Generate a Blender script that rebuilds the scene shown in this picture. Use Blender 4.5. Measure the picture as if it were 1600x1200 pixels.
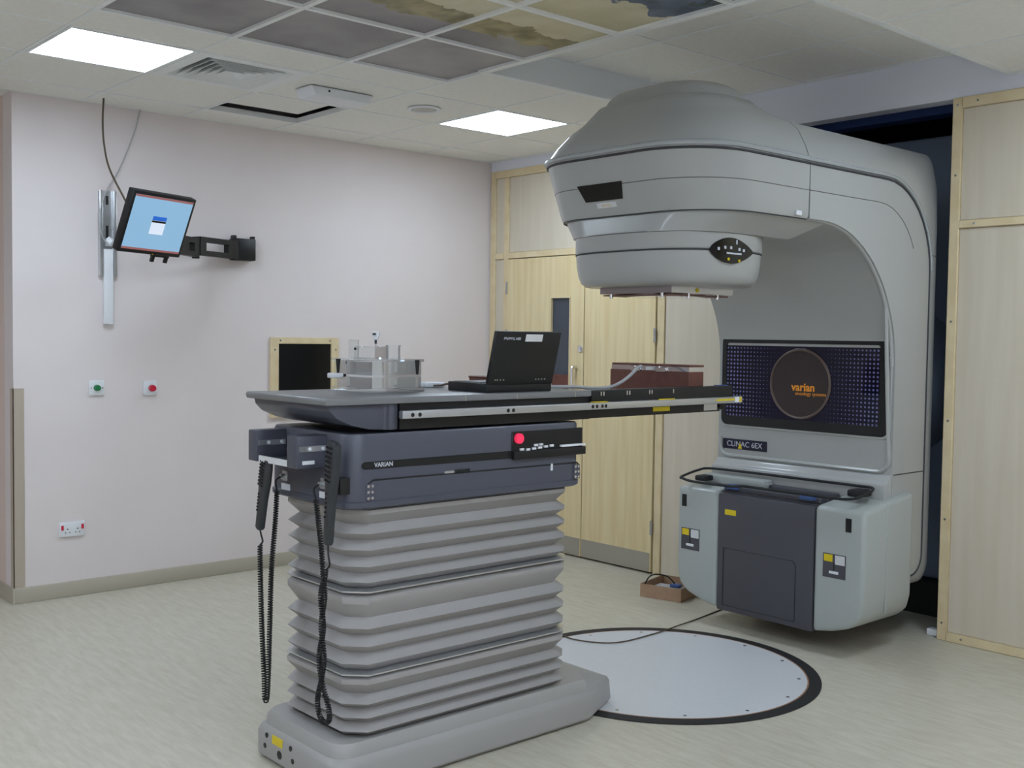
import bpy, bmesh, math, random
from mathutils import Vector, Matrix
random.seed(7)
for o in list(bpy.data.objects): bpy.data.objects.remove(o, do_unlink=True)
sc = bpy.context.scene
C = sc.collection
R = math.radians

# ------------------------------------------------------------------ camera
def cam_axes(yaw, pitch, roll):
    cy, sy, cp, sp = math.cos(yaw), math.sin(yaw), math.cos(pitch), math.sin(pitch)
    fw = Vector((-sy*cp, cy*cp, sp)); r = Vector((cy, sy, 0)); u = r.cross(fw)
    c, s = math.cos(roll), math.sin(roll)
    return c*r + s*u, -s*r + c*u, fw
cr, cu, cf = cam_axes(R(48.579), R(-2.504), R(0.779))
cam = bpy.data.cameras.new('camera'); cam.sensor_width = 36.0; cam.lens = 36.0*1701.7/1600.0
cam.clip_start = 0.05; cam.clip_end = 60
camo = bpy.data.objects.new('camera', cam); C.objects.link(camo)
m = Matrix.Identity(4)
for i in range(3):
    m[i][0] = cr[i]; m[i][1] = cu[i]; m[i][2] = -cf[i]
m.translation = Vector((6.2737, -5.3029, 1.5162)); camo.matrix_world = m
sc.camera = camo
# ------------------------------------------------------------------ world, exposure
w = bpy.data.worlds.new('world'); sc.world = w; w.use_nodes = True
w.node_tree.nodes['Background'].inputs[0].default_value = (0.5, 0.55, 0.62, 1)
w.node_tree.nodes['Background'].inputs[1].default_value = 0.02
vs = sc.view_settings; vs.view_transform = 'Standard'; vs.look = 'None'; vs.gamma = 1.0; vs.use_curve_mapping = False
vs.exposure = 0.0
LIGHT = 18.3            # radiance of the ceiling luminaires' diffusers
sc.cycles.use_denoising = True
sc.cycles.adaptive_threshold = 0.03; sc.cycles.max_bounces = 8; sc.cycles.diffuse_bounces = 4; sc.cycles.transparent_max_bounces = 16

# ------------------------------------------------------------------ materials
def lin(c):
    c = c/255.0
    return c/12.92 if c <= 0.04045 else ((c+0.055)/1.055)**2.4
def rgb(r, g, b): return (lin(r), lin(g), lin(b), 1)
MATS = {}
def mat(name, col, rough=0.5, metal=0.0, noise=0.0, scale=20.0, bump=0.0, bscale=200.0, trans=0.0, ior=1.45,
        emit=None, estr=0.0, coat=0.0, stretch=None, col2=None, spec=None):
    if name in MATS: return MATS[name]
    mt = bpy.data.materials.new(name); mt.use_nodes = True
    nt = mt.node_tree; b = nt.nodes['Principled BSDF']
    b.inputs['Base Color'].default_value = col; b.inputs['Roughness'].default_value = rough
    b.inputs['Metallic'].default_value = metal
    if spec is not None: b.inputs['Specular IOR Level'].default_value = spec
    if trans: b.inputs['Transmission Weight'].default_value = trans; b.inputs['IOR'].default_value = ior
    if coat: b.inputs['Coat Weight'].default_value = coat; b.inputs['Coat Roughness'].default_value = 0.08
    if emit: b.inputs['Emission Color'].default_value = emit; b.inputs['Emission Strength'].default_value = estr
    if noise or bump or col2:
        tc = nt.nodes.new('ShaderNodeTexCoord'); mp = nt.nodes.new('ShaderNodeMapping')
        nt.links.new(tc.outputs['Object'], mp.inputs['Vector'])
        if stretch: mp.inputs['Scale'].default_value = stretch
    if noise or col2:
        n = nt.nodes.new('ShaderNodeTexNoise'); n.inputs['Scale'].default_value = scale; n.inputs['Detail'].default_value = 6
        nt.links.new(mp.outputs[0], n.inputs['Vector'])
        cr_ = nt.nodes.new('ShaderNodeValToRGB')
        c2 = col2 or tuple(min(1, x*(1+noise)) for x in col[:3])+(1,)
        c1 = col if col2 else tuple(x*(1-noise) for x in col[:3])+(1,)
        cr_.color_ramp.elements[0].position = 0.35; cr_.color_ramp.elements[1].position = 0.65
        cr_.color_ramp.elements[0].color = c1; cr_.color_ramp.elements[1].color = c2
        nt.links.new(n.outputs['Fac'], cr_.inputs[0]); nt.links.new(cr_.outputs[0], b.inputs['Base Color'])
    if bump:
        n2 = nt.nodes.new('ShaderNodeTexNoise'); n2.inputs['Scale'].default_value = bscale; n2.inputs['Detail'].default_value = 3
        nt.links.new(mp.outputs[0], n2.inputs['Vector'])
        bp = nt.nodes.new('ShaderNodeBump'); bp.inputs['Strength'].default_value = bump; bp.inputs['Distance'].default_value = 0.002
        nt.links.new(n2.outputs['Fac'], bp.inputs['Height']); nt.links.new(bp.outputs[0], b.inputs['Normal'])
    MATS[name] = mt; return mt

M_WALL = mat('wall_paint', rgb(230, 220, 219), 0.7, noise=0.012, scale=3, bump=0.15, bscale=260)
M_WALLR = mat('wall_paint_warm', rgb(226, 205, 196), 0.7, bump=0.15, bscale=260)
M_WHITE = mat('bulkhead_paint', rgb(240, 242, 252), 0.65)
M_CEIL = mat('ceiling_tile', rgb(243, 241, 236), 0.85, noise=0.02, scale=30, bump=0.3, bscale=400)
M_TBAR = mat('ceiling_bar', rgb(240, 242, 242), 0.5)
M_BASEB = mat('skirting_vinyl', rgb(182, 174, 158), 0.5)
M_GUARD = mat('corner_guard', rgb(186, 172, 156), 0.45)
M_WOOD = mat('ash_veneer', rgb(232, 214, 172), 0.42, col2=rgb(222, 200, 152), scale=3.0, stretch=(9, 9, 0.5))
M_WOODP = mat('ash_panel_pale', rgb(216, 205, 187), 0.5, col2=rgb(210, 198, 178), scale=3.0, stretch=(7, 7, 0.4))
M_TRIM = mat('pine_trim', rgb(228, 210, 172), 0.45, col2=rgb(220, 199, 158), scale=4.0, stretch=(3, 3, 3))
M_KICK = mat('kick_plate', rgb(176, 172, 162), 0.35, metal=0.5)
M_GLASSDK = mat('dark_glass', rgb(66, 72, 82), 0.12)
M_CREAM = mat('linac_cream', rgb(172, 173, 171), 0.30, coat=0.35)
M_CREAM2 = mat('linac_panel', rgb(180, 180, 178), 0.34, coat=0.2)
M_BEAD = mat('bead_grey', rgb(168, 172, 174), 0.25, coat=0.3)
M_SEAM = mat('seam_grey', rgb(112, 108, 104), 0.6)
M_DKSEAM = mat('seam_dark', rgb(58, 58, 62), 0.6)
M_GREENISH = mat('counterweight_cover', rgb(172, 177, 174), 0.38, coat=0.2)
M_DKGREY = mat('dark_grey_panel', rgb(76, 75, 82), 0.5, bump=0.1, bscale=300)
M_BLACK = mat('black_plastic', rgb(18, 18, 20), 0.45)
M_PENDANT = mat('pendant_grey', rgb(50, 52, 56), 0.45)
M_BLACKG = mat('black_gloss', rgb(10, 10, 12), 0.12)
M_RUBBER = mat('black_rubber', rgb(24, 24, 26), 0.65)
M_SLATE = mat('couch_slate', rgb(78, 80, 92), 0.40, bump=0.12, bscale=500, coat=0.1)
M_SLATETOP = mat('couch_top', rgb(122, 122, 124), 0.38, coat=0.1)
M_BELL = mat('bellows_grey', rgb(164, 160, 158), 0.5, bump=0.08, bscale=500)
M_BASE = mat('couch_base', rgb(160, 157, 154), 0.45, bump=0.1, bscale=400)
M_ALU = mat('aluminium', rgb(205, 207, 210), 0.32, metal=0.85)
M_STEEL = mat('steel', rgb(190, 190, 195), 0.22, metal=1.0)
M_CHROME = mat('chrome', rgb(225, 225, 228), 0.1, metal=1.0)
M_WPLASTIC = mat('white_plastic', rgb(232, 234, 238), 0.35)
M_YELLOW = mat('yellow_label', rgb(226, 200, 30), 0.5)
M_ORANGE = mat('orange_print', rgb(236, 150, 40), 0.5)
M_RED = mat('red_plastic', rgb(205, 30, 60), 0.35)
M_REDLIT = mat('red_button', rgb(230, 40, 80), 0.3, emit=rgb(255, 60, 100), estr=0.5)
M_GREEN = mat('green_plastic', rgb(30, 120, 70), 0.35)
M_BROWN = mat('brown_case', rgb(104, 62, 52), 0.5, noise=0.1, scale=30)
M_CARD = mat('cardboard', rgb(172, 140, 114), 0.8, noise=0.06, scale=25)
def acrylic():
    mt = bpy.data.materials.new('clear_acrylic'); mt.use_nodes = True; nt = mt.node_tree
    for n in list(nt.nodes): nt.nodes.remove(n)
    o = nt.nodes.new('ShaderNodeOutputMaterial'); mx = nt.nodes.new('ShaderNodeMixShader'); t = nt.nodes.new('ShaderNodeBsdfTransparent'); g_ = nt.nodes.new('ShaderNodeBsdfGlossy'); f = nt.nodes.new('ShaderNodeLayerWeight'); f.inputs['Blend'].default_value = 0.3
    t.inputs[0].default_value = (0.95, 0.97, 0.97, 1); g_.inputs['Color'].default_value = (0.95, 0.97, 1.0, 1); g_.inputs['Roughness'].default_value = 0.08
    m2 = nt.nodes.new('ShaderNodeMath'); m2.operation = 'MULTIPLY_ADD'; m2.inputs[1].default_value = 0.8; m2.inputs[2].default_value = 0.02
    nt.links.new(f.outputs['Fresnel'], m2.inputs[0]); nt.links.new(m2.outputs[0], mx.inputs[0]); nt.links.new(t.outputs[0], mx.inputs[1]); nt.links.new(g_.outputs[0], mx.inputs[2]); nt.links.new(mx.outputs[0], o.inputs[0])
    return mt
M_ACRYL = acrylic()
M_CORDG = mat('grey_cable', rgb(176, 176, 178), 0.5)
M_CORDB = mat('brown_cable', rgb(84, 70, 52), 0.55)
M_PLATE = mat('turntable_plate', rgb(206, 207, 210), 0.38, noise=0.015, scale=40)
M_BLUEGREY = mat('stand_blue_grey', rgb(132, 144, 166), 0.5)
M_BLUE = mat('blue_beam', rgb(84, 112, 176), 0.5)
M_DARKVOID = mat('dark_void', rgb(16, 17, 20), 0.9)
M_DISC = mat('brown_disc', rgb(58, 50, 50), 0.22)
M_DISCRIM = mat('brown_disc_rim', rgb(92, 76, 68), 0.3)
M_SILVTXT = mat('silver_print', rgb(200, 202, 212), 0.5)
M_NAVY = mat('navy_badge', rgb(22, 22, 46), 0.3)
M_LABEL = mat('paper_label', rgb(214, 214, 216), 0.6)
M_BLUEPAD = mat('blue_pad', rgb(70, 96, 150), 0.5)
M_LIT = mat('luminaire_diffuser', (1, 1, 1, 1), 0.5, emit=(0.84, 1.0, 1.17, 1), estr=LIGHT)
M_SCREEN = mat('screen_blue', rgb(30, 50, 70), 0.15, emit=rgb(142, 184, 216), estr=0.95)
M_SCRWIN = mat('screen_dialog', rgb(60, 60, 70), 0.2, emit=rgb(216, 228, 244), estr=1.0)
M_SCRTITLE = mat('screen_title', rgb(20, 30, 60), 0.2, emit=rgb(40, 110, 215), estr=0.85)
M_SCRBAR = mat('screen_bar', rgb(60, 30, 30), 0.2, emit=rgb(170, 110, 110), estr=0.7)

def floor_material():
    mt = bpy.data.materials.new('marbled_vinyl'); mt.use_nodes = True; nt = mt.node_tree; b = nt.nodes['Principled BSDF']
    b.inputs['Roughness'].default_value = 0.36
    tc = nt.nodes.new('ShaderNodeTexCoord'); mp = nt.nodes.new('ShaderNodeMapping')
    mp.inputs['Rotation'].default_value = (0, 0, R(20)); mp.inputs['Scale'].default_value = (2.0, 11.0, 1)
    nt.links.new(tc.outputs['Object'], mp.inputs['Vector'])
    n = nt.nodes.new('ShaderNodeTexNoise'); n.inputs['Scale'].default_value = 3.2; n.inputs['Detail'].default_value = 8; n.inputs['Roughness'].default_value = 0.68
    nt.links.new(mp.outputs[0], n.inputs['Vector'])
    cr_ = nt.nodes.new('ShaderNodeValToRGB')
    e = cr_.color_ramp.elements
    e[0].position = 0.3; e[0].color = rgb(184, 176, 158); e[1].position = 0.62; e[1].color = rgb(202, 196, 180)
    nt.links.new(n.outputs['Fac'], cr_.inputs[0]); nt.links.new(cr_.outputs[0], b.inputs['Base Color'])
    return mt
M_FLOOR = floor_material()

def picture_material():
    # the printed landscape of the picture ceiling: cloudy grey sky, ochre trees, pale ground, blue-green water
    mt = bpy.data.materials.new('printed_landscape'); mt.use_nodes = True; nt = mt.node_tree; b = nt.nodes['Principled BSDF']
    b.inputs['Roughness'].default_value = 0.45
    geo = nt.nodes.new('ShaderNodeNewGeometry'); sep = nt.nodes.new('ShaderNodeSeparateXYZ')
    nt.links.new(geo.outputs['Position'], sep.inputs[0])
    def noise(scale, detail=5):
        n = nt.nodes.new('ShaderNodeTexNoise'); n.inputs['Scale'].default_value = scale; n.inputs['Detail'].default_value = detail
        nt.links.new(geo.outputs['Position'], n.inputs['Vector']); return n.outputs['Fac']
    def ramp(fac, stops):
        r = nt.nodes.new('ShaderNodeValToRGB'); e = r.color_ramp.elements
        e[0].position, e[0].color = stops[0]; e[1].position, e[1].color = stops[1]
        for p, c in stops[2:]:
            k = e.new(p); k.color = c
        nt.links.new(fac, r.inputs[0]); return r.outputs[0]
    def math_(op, a, bb):
        n = nt.nodes.new('ShaderNodeMath'); n.operation = op
        for i, v in enumerate((a, bb)):
            if isinstance(v, (int, float)): n.inputs[i].default_value = v
            else: nt.links.new(v, n.inputs[i])
        return n.outputs[0]
    def mix(f, a, c):
        n = nt.nodes.new('ShaderNodeMix'); n.data_type = 'RGBA'
        nt.links.new(f, n.inputs[0]); nt.links.new(a, n.inputs[6]); nt.links.new(c, n.inputs[7]); return n.outputs[2]
    sky = ramp(noise(2.2, 7), [(0.3, rgb(120, 114, 118)), (0.7, rgb(170, 165, 164))])
    tree = ramp(noise(9), [(0.35, rgb(112, 104, 64)), (0.65, rgb(168, 156, 112))])
    ground = ramp(noise(5), [(0.3, rgb(196, 186, 150)), (0.7, rgb(216, 208, 182))])
    water = ramp(noise(6), [(0.35, rgb(58, 72, 92)), (0.65, rgb(112, 124, 150))])
    palm = ramp(noise(14), [(0.4, rgb(22, 30, 26)), (0.6, rgb(60, 76, 66))])
    x = sep.outputs[0]; y = sep.outputs[1]
    wob = math_('MULTIPLY', math_('SUBTRACT', noise(7, 6), 0.5), 0.35)
    d = math_('ADD', math_('ADD', x, math_('MULTIPLY', y, 0.0)), wob)          # runs along the picture
    def step(v, t): return math_('GREATER_THAN', v, t)
    col = mix(step(d, 2.62), sky, tree)
    col = mix(step(d, 2.80), col, ground)
    col = mix(step(d, 3.32), col, water)
    col = mix(step(math_('ADD', x, math_('MULTIPLY', wob, 1.6)), 3.58), col, palm)
    nt.links.new(col, b.inputs['Base Color'])
    return mt
M_PICT = picture_material()

def dots_material():
    # halftone print on the dark window: dots that shrink towards the centre
    mt = bpy.data.materials.new('halftone_window'); mt.use_nodes = True; nt = mt.node_tree; b = nt.nodes['Principled BSDF']
    b.inputs['Roughness'].default_value = 0.08
    tc = nt.nodes.new('ShaderNodeTexCoord'); sep = nt.nodes.new('ShaderNodeSeparateXYZ'); nt.links.new(tc.outputs['Object'], sep.inputs[0])
    def math_(op, a, bb=0.0):
        n = nt.nodes.new('ShaderNodeMath'); n.operation = op
        for i, v in enumerate((a, bb)):
            if isinstance(v, (int, float)): n.inputs[i].default_value = v
            else: nt.links.new(v, n.inputs[i])
        return n.outputs[0]
    P = 0.0215
    fx = math_('SUBTRACT', math_('FRACT', math_('DIVIDE', math_('ADD', sep.outputs[0], 10), P)), 0.5)
    fz = math_('SUBTRACT', math_('FRACT', math_('DIVIDE', math_('ADD', sep.outputs[2], 10), P)), 0.5)
    rr = math_('SQRT', math_('ADD', math_('MULTIPLY', fx, fx), math_('MULTIPLY', fz, fz)))
    size = math_('SUBTRACT', math_('MULTIPLY', math_('ABSOLUTE', sep.outputs[0]), 0.78), 0.07)
    dot = math_('LESS_THAN', rr, size)
    mx = nt.nodes.new('ShaderNodeMix'); mx.data_type = 'RGBA'
    nt.links.new(dot, mx.inputs[0]); mx.inputs[6].default_value = rgb(22, 22, 44); mx.inputs[7].default_value = rgb(112, 114, 156)
    nt.links.new(mx.outputs[2], b.inputs['Base Color'])
    return mt
M_DOTS = dots_material()

# ------------------------------------------------------------------ mesh helpers
ORG = {}
class MB:
    def __init__(s): s.v = []; s.f = []; s.sm = []
    def add(s, verts, faces, smooth=False):
        n = len(s.v); s.v += [Vector(p) for p in verts]
        s.f += [tuple(i+n for i in f) for f in faces]; s.sm += [smooth]*len(faces); return s
    def bm(s, bm, smooth=False, mx=None):
        bm.verts.ensure_lookup_table(); bm.verts.index_update()
        vs_ = [(mx @ v.co if mx else v.co.copy()) for v in bm.verts]
        s.add(vs_, [[v.index for v in f.verts] for f in bm.faces], smooth); bm.free(); return s
    def box(s, a, b, bev=0.0, seg=2, mx=None, smooth=False):
        a = Vector(a); b = Vector(b)
        bm = bmesh.new(); bmesh.ops.create_cube(bm, size=1.0)
        for v in bm.verts:
            v.co = Vector([(a[i]+b[i])/2 + v.co[i]*(b[i]-a[i]) for i in range(3)])
        if bev: bmesh.ops.bevel(bm, geom=list(bm.edges), offset=bev, segments=seg, affect='EDGES', profile=0.5)
        return s.bm(bm, smooth or bool(bev), mx)
    def cyl(s, p, q, r, r2=None, n=24, caps=True, smooth=True):
        p = Vector(p); q = Vector(q); r2 = r if r2 is None else r2
        d = (q-p).normalized(); a = d.orthogonal().normalized(); b = d.cross(a)
        ring = lambda c, rr: [c+(a*math.cos(2*math.pi*i/n)+b*math.sin(2*math.pi*i/n))*rr for i in range(n)]
        return s.loft([ring(p, r), ring(q, r2)], caps, smooth)
    def loft(s, rings, caps=True, smooth=True, closed=True):
        n = len(rings[0]); vs_ = [p for r in rings for p in r]; fs = []
        for k in range(len(rings)-1):
            for i in range(n if closed else n-1):
                j = (i+1) % n
                fs.append((k*n+i, k*n+j, (k+1)*n+j, (k+1)*n+i))
        s.add(vs_, fs, smooth)
        if caps:
            m_ = len(s.v)-len(vs_)
            s.f += [tuple(m_+i for i in range(n))[::-1], tuple(m_+(len(rings)-1)*n+i for i in range(n))]; s.sm += [False, False]
        return s
    def tube(s, pts, r, n=8, closed=False):
        pts = [Vector(p) for p in pts]; N = len(pts); rings = []; prev = None
        for i, p in enumerate(pts):
            if closed: t = pts[(i+1) % N]-pts[i-1]
            else: t = pts[min(i+1, N-1)]-pts[max(i-1, 0)]
            t.normalize()
            if prev is None: a = t.orthogonal().normalized()
            else:
                a = prev-t*prev.dot(t)
                a = a.normalized() if a.length > 1e-6 else t.orthogonal().normalized()
            prev = a; b = t.cross(a)
            rings.append([p+(a*math.cos(2*math.pi*k/n)+b*math.sin(2*math.pi*k/n))*r for k in range(n)])
        if closed: rings.append(rings[0])
        return s.loft(rings, not closed, True)
    def prism(s, poly, axis, a, b, bev=0.0, seg=2, smooth=False):
        # poly: 2D points in the two other axes (in xyz order), extruded along axis from a to b
        ax = 'XYZ'.index(axis); oth = [i for i in range(3) if i != ax]
        bm = bmesh.new(); L = []
        for t in (a, b):
            ring = []
            for p in poly:
                co = [0, 0, 0]; co[ax] = t; co[oth[0]] = p[0]; co[oth[1]] = p[1]
                ring.append(bm.verts.new(co))
            L.append(ring)
        n = len(poly)
        bm.faces.new(L[0][::-1]); bm.faces.new(L[1])
        for i in range(n): bm.faces.new((L[0][i], L[0][(i+1) % n], L[1][(i+1) % n], L[1][i]))
        bmesh.ops.recalc_face_normals(bm, faces=list(bm.faces))
        if bev: bmesh.ops.bevel(bm, geom=list(bm.edges), offset=bev, segments=seg, affect='EDGES', profile=0.5)
        return s.bm(bm, smooth or bool(bev))
    def mesh(s, name, off=Vector((0, 0, 0))):
        me = bpy.data.meshes.new(name)
        me.from_pydata([tuple(v-off) for v in s.v], [], s.f)
        for p, sm in zip(me.polygons, s.sm): p.use_smooth = sm
        bm = bmesh.new(); bm.from_mesh(me); bmesh.ops.recalc_face_normals(bm, faces=list(bm.faces)); bm.to_mesh(me); bm.free()
        try: me.set_sharp_from_angle(angle=R(38))
        except Exception: pass
        return me
    def build(s, name, mt, parent=None, origin=None, label=None):
        org = ORG[parent.name] if parent is not None else Vector(origin if origin is not None else (0, 0, 0))
        me = s.mesh(name, org); me.materials.append(mt)
        o = bpy.data.objects.new(name, me); C.objects.link(o)
        if parent is not None: o.parent = parent
        else: o.location = org
        ORG[o.name] = org
        if label: o['label'] = label
        return o
    def pieces(s):
        par = list(range(len(s.v)))
        def find(i):
            while par[i] != i: par[i] = par[par[i]]; i = par[i]
            return i
        for f in s.f:
            for i in f[1:]: par[find(i)] = find(f[0])
        out = {}
        for f, sm in zip(s.f, s.sm):
            m_, mp_ = out.setdefault(find(f[0]), (MB(), {}))
            for i in f:
                if i not in mp_: mp_[i] = len(m_.v); m_.v.append(s.v[i])
            m_.f.append(tuple(mp_[i] for i in f)); m_.sm.append(sm)
        return [m_ for m_, _ in out.values()]
    def split(s, name, mt, parent):      # every separate piece a part of its own
        return [m_.build(name, mt, parent) for m_ in s.pieces()]
    def stuff(s, name, mt, parent):      # pieces too small to pick apart
        o = s.build(name, mt, parent); o['kind'] = 'stuff'; return o
def empty(name, loc, label, cat, group=None):
    o = bpy.data.objects.new(name, None); C.objects.link(o); o.location = loc; o.empty_display_size = 0.1
    ORG[o.name] = Vector(loc); return tag(o, label, cat, group)
def tag(o, label, cat, group=None):
    o['label'] = label; o['category'] = cat
    if group: o['group'] = group
    return o
def struct(o): o['kind'] = 'structure'; return o
def box(a, b, **k): return MB().box(a, b, **k)
def bez(pts, n=12):
    # Catmull-Rom through points
    P = [Vector(p) for p in pts]; P = [2*P[0]-P[1]]+P+[2*P[-1]-P[-2]]; out = []
    for i in range(1, len(P)-2):
        for k in range(n):
            t = k/n; a, b, c, d = P[i-1], P[i], P[i+1], P[i+2]
            out.append(0.5*((2*b)+(-a+c)*t+(2*a-5*b+4*c-d)*t*t+(-a+3*b-3*c+d)*t**3))
    out.append(P[-2]); return out
def text(name, body, size, mt, parent, loc, right, up, align='CENTER', extrude=0.0006, squash=1.0, bold=0.0):
    cu_ = bpy.data.curves.new(name, 'FONT'); cu_.body = body; cu_.size = size; cu_.extrude = extrude; cu_.offset = bold
    cu_.align_x = align; cu_.align_y = 'CENTER'; cu_.resolution_u = 3
    t = bpy.data.objects.new('t_'+name, cu_); C.objects.link(t)
    bpy.context.view_layer.update()
    me = bpy.data.meshes.new_from_object(t.evaluated_get(bpy.context.evaluated_depsgraph_get()))
    bpy.data.objects.remove(t, do_unlink=True)
    r = Vector(right).normalized(); u = Vector(up).normalized(); n = r.cross(u)
    org = ORG[parent.name]
    for v in me.vertices:
        v.co = Vector(loc)+r*v.co.x*squash+u*v.co.y+n*v.co.z-org
    me.materials.clear(); me.materials.append(mt)
    o = bpy.data.objects.new(name, me); C.objects.link(o); o.parent = parent; ORG[o.name] = org
    return o

ZC = 2.807; HR = 0.147; ZR = ZC+HR
YU = [-0.036-0.6*k for k in range(0, 13)]
X1, YN, YE, XE = 7.5, -7.3, -3.41, -2.2       # right wall, near wall, passage corner, passage end

# ================================================================== setting
struct(MB().box((XE-0.2, YN-0.2, -0.12), (X1+0.2, 1.6, 0.0)).build('floor', M_FLOOR))
wl = struct(MB().box((-0.15, YE, 0), (0, 0.1, ZC+0.25)).build('wall_left', M_WALL))
struct(MB().box((XE, YE+0.001, 0), (-0.15, YE+0.16, ZC+0.25)).build('wall_passage', M_WALLR))
struct(MB().box((XE-0.15, YN, 0), (XE, YE+0.16, ZC+0.25)).build('wall_passage_end', M_WALLR))
struct(MB().box((X1, YN, 0), (X1+0.15, 0.1, ZC+0.25)).build('wall_right', M_WALL))
struct(MB().box((XE-0.15, YN-0.15, 0), (X1+0.15, YN, ZC+0.25)).build('wall_near', M_WALL))
struct(MB().box((0, YE, 0), (0.012, 0, 0.088), bev=0.004).box((-0.012, YE-0.012, 0), (0.012, YE, 0.088)).build('baseboard_left', M_BASEB))
struct(MB().box((XE, YE-0.012, 0), (-0.012, YE+0.001, 0.088)).build('baseboard_passage', M_BASEB))
g = MB(); t_ = 0.004
g.box((0, YE-t_, 0.088), (t_, YE+0.055, 1.194)); g.box((-0.045, YE-t_, 0.088), (t_, YE, 1.194))
struct(g.build('trim_1', M_GUARD))
o = bpy.data.objects['trim_1']; o['label'] = 'beige corner guard on the lower wall corner'

# ---- far wall: backing with the machine opening, then veneer boards on it
OX0, OX1, OZ = 2.47, 3.591, 2.735
b = MB()
b.box((-0.15, 0, 0), (OX0, 0.1, ZR+0.1)); b.box((OX0, 0, OZ), (OX1, 0.1, ZR+0.1)); b.box((OX1, 0, 0), (X1+0.15, 0.1, ZR+0.1))
wf = struct(b.build('wall_far', M_WHITE))
def board(name, x0, x1, z0, z1, y, mt, bev=0.003):
    return MB().box((x0, -y, z0), (x1, -0.0005, z1), bev=bev, seg=1).build(name, mt, wf)
TT = 2.735
board('panel', 0.075, 0.172, 2.13, 2.68, 0.008, M_WOODP); board('panel', 0.075, 0.172, 0.0, 2.085, 0.008, M_WOODP)
board('panel', 0.222, 1.672, 2.13, 2.68, 0.008, M_WOODP)
board('panel', 1.732, OX0-0.05, 0.0, 2.085, 0.008, M_WOODP); board('panel', 1.732, OX0-0.05, 2.13, 2.68, 0.008, M_WOODP)
board('panel', OX1+0.05, 4.85, 0.045, 2.085, 0.008, M_WOODP); board('panel', OX1+0.05, 4.85, 2.125, 2.68, 0.008, M_WOODP)
board('panel', 4.90, 6.1, 0.045, 2.085, 0.008, M_WOODP); board('panel', 4.90, 6.1, 2.125, 2.68, 0.008, M_WOODP)
board('panel', 6.15, X1, 0.045, 2.085, 0.008, M_WOODP); board('panel', 6.15, X1, 2.125, 2.68, 0.008, M_WOODP)
for x0, x1, z0, z1 in [(0.018, 0.075, 0, TT), (0.172, 0.222, 0, 2.68), (1.672, 1.732, 0, 2.68), (OX0-0.05, OX0, 0, TT), (OX1, OX1+0.05, 0, TT),
                       (4.85, 4.90, 0, 2.68), (6.10, 6.15, 0, 2.68)]:
    board('post', x0, x1, z0, z1, 0.02, M_TRIM)
for x0, x1, z0, z1 in [(0.075, OX0-0.05, 2.68, TT), (OX1+0.05, X1, 2.68, TT), (0.075, 0.172, 2.085, 2.13), (0.222, 1.672, 2.085, 2.13), (1.732, OX0-0.05, 2.085, 2.13),
                       (OX1+0.05, X1, 2.085, 2.125), (OX1+0.05, X1, 0.0, 0.045)]:
    board('rail', x0, x1, z0, z1, 0.022, M_TRIM)
sc_ = MB()
for z in (0.09, 0.62, 1.12, 1.62, 2.35, 2.7):
    sc_.cyl((OX1+0.025, -0.021, z), (OX1+0.025, -0.019, z), 0.006, n=10)
for x in (3.72, 4.2): sc_.cyl((x, -0.0235, 2.105), (x, -0.021, 2.105), 0.006, n=10).cyl((x, -0.0235, 2.708), (x, -0.021, 2.708), 0.006, n=10).cyl((x, -0.0235, 0.025), (x, -0.021, 0.025), 0.006, n=10)
sc_.stuff('screw', M_STEEL, wf)
# ---- double door
dr = struct(MB().box((0.222, -0.006, 0.0), (1.672, -0.001, 2.085)).build('door_1', M_DKSEAM))
dr['label'] = 'pale veneer double door with a narrow dark window'
def leaf(x0, x1, win=None):
    m_ = MB(); z0, z1 = 0.012, 2.078; y0, y1 = -0.03, -0.006
    if win:
        a, bb, c, d = win
        m_.box((x0, y0, z0), (a, y1, z1)).box((bb, y0, z0), (x1, y1, z1)).box((a, y0, z0), (bb, y1, c)).box((a, y0, d), (bb, y1, z1))
    else: m_.box((x0, y0, z0), (x1, y1, z1), bev=0.003, seg=1)
    return m_.build('door_leaf', M_WOOD, dr)
l1 = leaf(0.228, 1.027, (0.706, 0.888, 1.02, 1.788)); l2 = leaf(1.032, 1.666)
MB().box((0.706, -0.016, 1.255), (0.888, -0.012, 1.788)).build('window_pane', M_GLASSDK, l1, label='narrow dark window pane')
MB().box((0.706, -0.02, 1.02), (0.888, -0.01, 1.255)).build('lower_infill', M_BROWN, l1)
bd = MB()
for a, bb in [((0.698, 1.012), (0.706, 1.796)), ((0.888, 1.012), (0.896, 1.796)), ((0.706, 1.788), (0.888, 1.796)), ((0.706, 1.012), (0.888, 1.02))]:
    bd.box((a[0], -0.034, a[1]), (bb[0], -0.0302, bb[1]))
bd.build('glazing_bead', M_TRIM, l1)
for lf, x, zs in [(l1, 0.226, (1.87, 1.52, 0.30)), (l2, 1.668, (1.87, 1.535, 0.30))]:
    for z in zs: MB().cyl((x, -0.034, z-0.045), (x, -0.034, z+0.045), 0.009, n=12).build('hinge', M_STEEL, lf)
MB().box((0.24, -0.0325, 0.015), (1.02, -0.0302, 0.135)).build('kick_plate', M_KICK, l1)
MB().box((1.04, -0.0325, 0.015), (1.655, -0.0302, 0.135)).build('kick_plate', M_KICK, l2)
MB().cyl((1.0, -0.036, 1.438), (1.0, -0.0302, 1.438), 0.024).cyl((1.0, -0.041, 1.438), (1.0, -0.036, 1.438), 0.012).build('lock', M_CHROME, l1)
MB().tube(bez([(0.965, -0.0302, 1.31), (0.965, -0.07, 1.312), (0.965, -0.075, 1.28), (0.965, -0.075, 1.1), (0.965, -0.07, 1.065), (0.965, -0.0302, 1.068)], 5), 0.011).build('pull_handle', M_CHROME, l1)

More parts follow.
